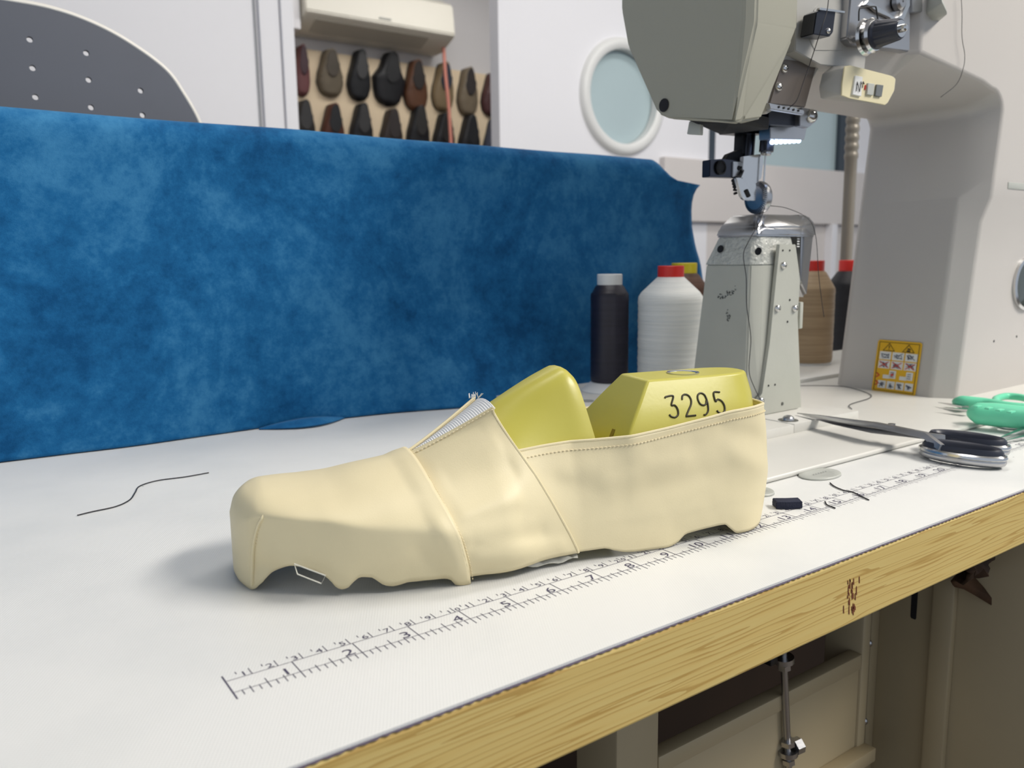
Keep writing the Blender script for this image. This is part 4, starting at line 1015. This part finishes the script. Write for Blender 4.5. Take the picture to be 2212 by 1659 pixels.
HW2 = [.0042, .0040, .0038, .0062, .0062, .0040, .0022, .0012, .0006, .0020, .0060, .0075, .0040, .0008, .0006, .0010, .0012]
def hem_q(u): return sinterp(u, HU2, HW2)
def pt(u, w_, side, off):
    V = shape(u, w_); k = 1 if side > 0 else .97
    h = hem_v(u) if u < .1 else hem_q(u)
    tuck = 0
    if w_ < .018: tuck = -.14*max(0, h-.004)*(1-w_/.018)     # high hems are pulled under, low lobes hang out
    V2 = V*k+off*min(1, ends(u)*3)*min(1, V/.006)+(wrinkle(u, w_)+tuck)*min(1, V/.01)
    return S3(u, cen(u)+side*max(V2, 0), w_)
def uA(w_): return interp(w_, [0, .0092, .0236, .036, .046, .0545], [.1026, .1005, .0962, .0915, .0885, .0868])
def uB(w_): return interp(w_, [0, .0071, .0177, .0374, .0500, .0620, .0700, .0790], [.1625, .1609, .1560, .1462, .1400, .1350, .1315, .1270])
# --- vamp: near hem over the top to the far hem
shoe = thing('espadrille_shoe', 'unfinished cream leather slip-on shoe upper lying on the ruler', 'shoe', (SO.x+SA.x*.15, SO.y+SA.y*.15, 0))
def prof_s(u, s, h):
    "s 0 hem .. 1 top -> w, concentrated near the top"
    T_ = wt(u)+.0015; 
    return h+(T_-h)*(1-(1-s)**2.2)
bm = bmesh.new(); rows = []; NS = 40; NR = 84
for i in range(NR+1):
    r = i/NR; rr = r**1.5 if r < .5 else r**1.5
    row = []
    for j in range(-NS, NS+1):
        side = 1 if j >= 0 else -1; s = 1-abs(j)/NS
        # find u on this line (seam position depends on height)
        u = UT+(uA(.0545*(1-(1-s)**2.2))-UT)*rr
        w_ = prof_s(u, s, hem_v(u))
        w2 = w_*wt(u)/(wt(u)+.0015); lap = max(0, min(1, (rr-.88)/.06)); p = pt(u, w2, side, .0016+.0013*lap); p.z = w_+(.0006*lap if s > .5 else 0)
        row.append(p)
    rows.append(row)
V = grid(bm, rows); bmesh.ops.remove_doubles(bm, verts=bm.verts[:], dist=2e-5)
vamp = finish('vamp', bm, 'leather', shoe, angle=80); solid(vamp, .0011, 0)
# raised edge of vamp seam (folded leather) and stitches
def near_pt(u, w_, off=.0024, side=1): return pt(u, w_, side, off)
bm = bmesh.new(); ws = [.0006+.0525*k/40 for k in range(41)]
tube(bm, [near_pt(uA(x_)-.0003, x_, .0029) for x_ in ws], .00055, 6)
finish('seam_fold', bm, 'leather', vamp)
def stitches(path, L_, gap, r, name, par):
    "row of short thread stitches along a polyline"
    bm = bmesh.new(); acc = 0; segs = [(path[i], path[i+1]) for i in range(len(path)-1)]
    tot = sum((b-a).length for a, b in segs)
    def P_(d):
        for a, b in segs:
            l = (b-a).length
            if d <= l: return a.lerp(b, d/l)
            d -= l
        return path[-1]
    d = 0
    while d+L_ < tot:
        a, b = P_(d), P_(d+L_); m_ = (a+b)/2; t_ = (b-a)
        tube(bm, [a, a.lerp(b, .25)+SN*r*.5, a.lerp(b, .75)+SN*r*.5, b], [r*.4, r, r, r*.4], 5); d += L_+gap
    return finish(name, bm, 'stitch', par)
stitches([near_pt(uA(x_)+.0016, x_, .0022) for x_ in [.002+.048*k/60 for k in range(61)]], .0011, .0007, .00032, 'seam_stitching', vamp)
toe = [(.0115, .0395), (.0095, .036), (.0075, .030), (.0060, .022), (.0052, .012), (.0045, .003)]
def toe_pt(u, w_): return near_pt(u, w_, .0026)
tp_ = [toe_pt(p.x, p.z) for p in spline([(a, 0, b) for a, b in toe], 10)]
bm = bmesh.new(); tube(bm, [p+SN*.0002 for p in tp_], .0008, 6); finish('toe_seam', bm, 'leather', vamp)
stitches([p+SA*.0010+SN*.0004 for p in tp_[2:30]], .0012, .0006, .00035, 'toe_stitching', vamp)
# --- side panels (near and far), top edge along the instep
def wedge_h(u, vt):
    "height at which half width falls to vt"
    lo, hi = .02, wt(u)
    for _ in range(30):
        m_ = (lo+hi)/2
        if shape(u, m_) > vt: lo = m_
        else: hi = m_
    return lo
def panel(side, name, vtop):
    bm = bmesh.new(); rows = []; NR, NS = 44, 46
    for i in range(NR+1):
        r = i/NR; row = []
        # end points of this line: bottom u, top u
        utop = .0868-.003*(1-r)+(.127-.0868)*r; htop = .0548+(.0788-.0548)*r**1.12; TP = S3(utop, side*vtop*r, htop)
        for j in range(NS+1):
            s = j/NS; f = 1-(1-s)**1.5
            ha = hem_q(.1+.06*r); w_ = ha+(htop-ha)*f
            ua = uA(min(w_, .0545))-.005 if w_ < .0545 else .0868-.005+(w_-.0545)*.2; ub = uB(w_)
            u = ua+(ub-ua)*r
            kk = max(0, (f-.55)/.45)**1.6; u = u*(1-kk)+utop*kk
            w2 = min(w_, wt(u)-.0060)
            q = pt(u, w2, side, .0016); q.z = w_ if kk == 0 else q.z
            row.append(q*(1-kk)+TP*kk)
        rows.append(row)
    grid(bm, rows); o = finish(name, bm, 'leather', shoe, angle=80); solid(o, .0011, 0)
    return o, rows
np_, rows_n = panel(1, 'side_panel', .0165); fp_, rows_f = panel(-1, 'side_panel', .0120)
topn = [Vector(r[-1]) for r in rows_n]; topf = [Vector(r[-1]) for r in rows_f]; backn = [Vector(q) for q in rows_n[-1]]
bm = bmesh.new(); tube(bm, [p+SN*.0003 for p in backn], .0007, 6); finish('seam_fold', bm, 'leather', np_)
bm = bmesh.new(); tube(bm, topn, .0007, 6); finish('folded_edge', bm, 'leather', np_)
bm = bmesh.new(); tube(bm, [p+Vector((0, 0, .0008)) for p in topf], .0008, 6); finish('folded_edge', bm, 'leather', fp_)
stitches([Vector(r[-1]).lerp(Vector(r[-6]), .75)+SN*.0011+Vector((0, 0, .0006)) for r in rows_n[3:]], .0015, .0008, .00042, 'edge_stitching', np_)
# elastic gore between the two edges
bm = bmesh.new(); rows = []
for i in range(121):
    r = i/120; k = r*44; a = topn[int(min(k, 43))].lerp(topn[int(min(k, 43))+1], k-int(min(k, 43))); b = topf[int(min(k, 43))].lerp(topf[int(min(k, 43))+1], k-int(min(k, 43)))
    row = []
    for j in range(9):
        t_ = j/8; p = a.lerp(b, t_); bmp = math.sin(math.pi*t_)
        um = .0868+(.127-.0868)*r; p = p+Vector((0, 0, bmp*.0022*r-.0006+(.00035 if i % 3 == 0 else 0))); p = p+SA*(.0012*r)
        row.append(p)
    rows.append(row)
grid(bm, rows); gore = finish('elastic_gore', bm, 'elastic', shoe, angle=20); solid(gore, .0006)
bm = bmesh.new()
for i in range(14):
    q = topf[-1]+Vector((random.uniform(-.003, .003), random.uniform(-.002, .002), .0005)); tube(bm, [q, q+Vector((random.uniform(-.002, .002), random.uniform(-.002, .002), random.uniform(.001, .004)))], .00018, 4)
tag(finish('frayed_threads', bm, 'elastic', gore), 'frayed white thread ends')
# --- quarter wrapping around the heel
CUo = [.125, .1339, .16, .19, .22, .25, .265, .285, .302]
CW = [.0560, .0570, .0590, .0610, .0635, .0670, .0690, .0695, .0672]
def collar(u): return sinterp(u, CUo, CW)
bm = bmesh.new(); NR, NS = 190, 40; rows = []; coll = []
for i in range(NR+1):
    a = math.pi*i/NR; side = 1 if i <= NR/2 else -1; sn = math.sin(a); row = []
    for j in range(NS+1):
        s = j/NS
        u0 = .140; u = u0+(UE-u0)*sn
        h = hem_q(u); c = collar(u); w_ = h+(c-h)*s
        ub = uB(w_)-.004; u = ub+(UE-ub)*sn
        # heel leans in slightly at top and bottom
        p = pt(min(u, UE), w_, side, .0004+.0008*min(1, max(0, (u-.17)/.03)))
        if u > .26: p = p-SA*(((w_-.042)/.03)**2*.0022*min(1, (u-.26)/.03))
        row.append(p)
    rows.append(row); coll.append(row[-1])
grid(bm, rows); qt = finish('quarter', bm, 'leather', shoe, angle=80); solid(qt, .0011, 0)
bm = bmesh.new(); tube(bm, [p+Vector((0, 0, .0001)) for p in coll], .0009, 8); finish('folded_edge', bm, 'leather', qt)
stp = []
for i in range(2, NR-2):
    r = rows[i]; q = Vector(r[-1]).lerp(Vector(r[-5]), .62); a = math.pi*i/NR; out = (SN*math.cos(a)+SA*max(0, math.sin(a)-.5)*1.4).normalized(); stp.append(q+out*.0008)
stitches(stp[:95], .0015, .0007, .00034, 'collar_stitching', qt)
# heel flap hanging at the corner + lining scrap
# --- insole board below
bm = bmesh.new(); top = []
for i in range(41):
    a = 2*math.pi*i/41
o_ = [S3(u, shape(u, .02)*.70, .0048+.0155*max(0, 1-u/.085)) for u in [UT+.010+(UE-.018-UT-.004)*(.5-.5*math.cos(math.pi*k/40)) for k in range(41)]]
o2 = [S3(u, -shape(u, .02)*.70, .0048+.0155*max(0, 1-u/.085)) for u in [UT+.010+(UE-.018-UT-.004)*(.5-.5*math.cos(math.pi*k/40)) for k in range(41)]]
grid(bm, [[a_, a_.lerp(b_, .5), b_] for a_, b_ in zip(o_, o2)]); ib = finish('insole_board', bm, 'board', shoe); solid(ib, .0018)
bm = bmesh.new(); rows = []
for i in range(13):
    u = .128+.034*i/12; rows.append([S3(u, .038, .0052), S3(u, .0435, .0035+.0006*math.sin(i*2.1)), S3(u, .0455-.002*abs(i-6)/6, .0022+.0007*math.sin(i*1.3))])
grid(bm, rows); lt = finish('lasting_tab', bm, 'board', shoe); solid(lt, .0006)
# clear tag with pale rim under the toe
q = [S3(.0225, .037, .0185), S3(.0235, .0385, .0140), S3(.0335, .0415, .0090), S3(.0355, .0415, .0125)]
bm = bmesh.new(); tube(bm, q, .00035, 6, closed=True); finish('wire_tab', bm, 'board', shoe)

# ------------------------------------------------------------------ the yellow last inside
last = thing('shoe_last', 'two-piece yellow plastic shoe last filling the cream upper', 'shoe last', (SO.x+SA.x*.15+.001, SO.y+SA.y*.15, .0055))
def cone_front():
    bm = bmesh.new(); rows = []; NRr = 70; n = 30
    for i in range(NRr+1):
        u0 = .006+(.1760-.006)*(i/NRr)
        row = []
        for j in range(-n, n+1):
            side = 1 if j >= 0 else -1; s = 1-abs(j)/n
            T_ = wt(u0)-(.0022 if u0 < .12 else max(.0004, .0022-(u0-.12)*.12)); wb = .0075+.0155*max(0, 1-u0/.085)
            f = (1-(1-s)**2.2); u = u0
            w_ = wb+(T_-wb)*f
            if u0 > .125:   # rear face leans back towards the bottom
                kx = ((u0-.125)/(.1760-.125))**2; u = u0+kx*(.0105*(1-f))
            V = shape(u0, w_, True)*.955*(1-.30*math.exp(-((w_-wb)/.006)**2))
            if w_ > .03: V = max(V, .0)
            # top rounding of the cone
            row.append(S3(u, cen(u0)+side*V, w_-(max(0, u0-.1690)/.0070)**2*.0045*f**3))
        rows.append(row)
    V = grid(bm, rows); bm.faces.new([v for v in V[-1]]); bm.faces.new([v for v in V[0]][::-1])
    # underside
    for a, b in zip(V, V[1:]): bm.faces.new((a[0], b[0], b[-1], a[-1]))
    o = finish('front_cone', bm, 'last', last, angle=50)
    bv = o.modifiers.new('bevel', 'BEVEL'); bv.width = .0028; bv.segments = 4; bv.limit_method = 'ANGLE'; bv.angle_limit = math.radians(50)
cone_front()
def heel_block():
    bm = bmesh.new(); rows = []
    # plan sections at heights: from bottom to the flat top
    for w_, uf, ur, vh, re in ((.0065, .1985, .287, .0270, .9), (.014, .1975, .2920, .0330, 1), (.03, .1965, .2945, .0345, 1), (.0500, .1950, .2945, .0325, 1), (.0600, .1985, .2935, .0300, 1), (.0745, .2095, .2935, .0222, 1), (.0866, .2190, .2915, .0150, 1)):
        row = [S3(uf, vh, w_), S3(uf+.004, vh, w_)]
        row += [S3(uf+(ur-uf)*t_, vh, w_) for t_ in (.25, .45)]
        for k in range(13):
            a = math.pi/2*(1-k/6.0); row.append(S3(ur-.5*(ur-uf)*.80*(1-1*math.cos(a)) if False else (uf+(ur-uf)*.62)+(ur-uf)*.38*max(0, math.cos(a))**.75, math.copysign(abs(math.sin(a))**.75, math.sin(a))*vh, w_))
        row += [S3(uf+(ur-uf)*t_, -vh, w_) for t_ in (.45, .25)]
        row += [S3(uf+.004, -vh, w_), S3(uf, -vh, w_)]
        rows.append(row)
    V = [[bm.verts.new(p) for p in r] for r in rows]; n = len(V[0])
    for a, b in zip(V, V[1:]):
        for k in range(n): bm.faces.new((a[k], a[(k+1) % n], b[(k+1) % n], b[k]))
    bm.faces.new(V[0][::-1]); bm.faces.new(V[-1])
    o = finish('heel_block', bm, 'last', last, angle=28)
    bv = o.modifiers.new('bevel', 'BEVEL'); bv.width = .0013; bv.segments = 3; bv.limit_method = 'ANGLE'; bv.angle_limit = math.radians(28)
    return o
hb = heel_block()
hc_ = S3(.2515, 0, .0866)
bm = bmesh.new(); lathe(bm, [(.0094, .0001), (.0094, .0006), (.0078, .0004), (.0074, -.0010), (0, -.0014)], hc_, (0, 0, 1), 36); finish('steel_socket', bm, 'chrome', hb)
# notch on the front slope of the heel block
e0 = S3(.1945, .010, .0560)
def slope_p(v, w_): 
    u = interp(w_, [.050, .060, .0745, .0866], [.1950, .1985, .2095, .2190]); return S3(u-.0003, v, w_)
bm = bmesh.new(); f_ = [slope_p(.011, .052), slope_p(.0145, .052), slope_p(.0155, .0605), slope_p(.0120, .0605)]; bm.faces.new([bm.verts.new(p) for p in f_]); finish('notch', bm, mat('dark yellow recess', (130, 112, 30), .6), hb, smooth=False)
bm = bmesh.new(); tube(bm, [S3(.190, .02, .0500), S3(.199, .02, .0500)], .0022, 12); finish('hinge_pin', bm, 'steel', last)
# number stamped on the side: 3295
def number():
    # side plane of the block between w .060 (v .030) and .0866 (v .015)
    o = S3(.2245, .0300, .0600); up = (S3(.2245, .0222, .0745)-S3(.2245, .0300, .0600)).normalized(); nrm = SA.cross(up).normalized()
    if nrm.dot(SN) < 0: nrm = -nrm
    X = SA
    strokes = {'3': [[(0, .95), (.12, 1.0), (.62, 1.0), (.32, .60), (.55, .56), (.68, .38), (.62, .12), (.35, 0), (.08, .06), (0, .16)]],
               '2': [[(.02, .80), (.12, .97), (.35, 1.03), (.58, .95), (.66, .75), (.55, .52), (.25, .25), (.02, .02), (.1, .0), (.70, .0)]],
               '9': [[(.60, .66), (.50, .50), (.30, .44), (.08, .52), (0, .74), (.08, .94), (.32, 1.03), (.56, .94), (.63, .72), (.62, .45), (.52, .16), (.30, .0), (.12, -.02)]],
               '5': [[(.60, 1.0), (.14, 1.0), (.08, .58), (.30, .66), (.55, .56), (.66, .34), (.58, .10), (.32, -.02), (.08, .04), (0, .14)]]}
    bm = bmesh.new(); H_ = .0122; w0 = .0668
    for k, ch in enumerate('3295'):
        for st in strokes[ch]:
            P = []
            for x, y in (spline([(a, 0, b) for a, b in st], 5) and [(p.x, p.z) for p in spline([(a, 0, b) for a, b in st], 5)]):
                u = .2265+k*.0103+x*.0088; w_ = w0+y*H_*up.z
                v = interp(w_, [.050, .060, .0745, .0866], [.0345, .0300, .0222, .0150]); P.append(S3(u, v+.0002, w_))
            tube(bm, P, .00055, 6)
    finish('stamped_number', bm, 'last_mark', hb)
number()
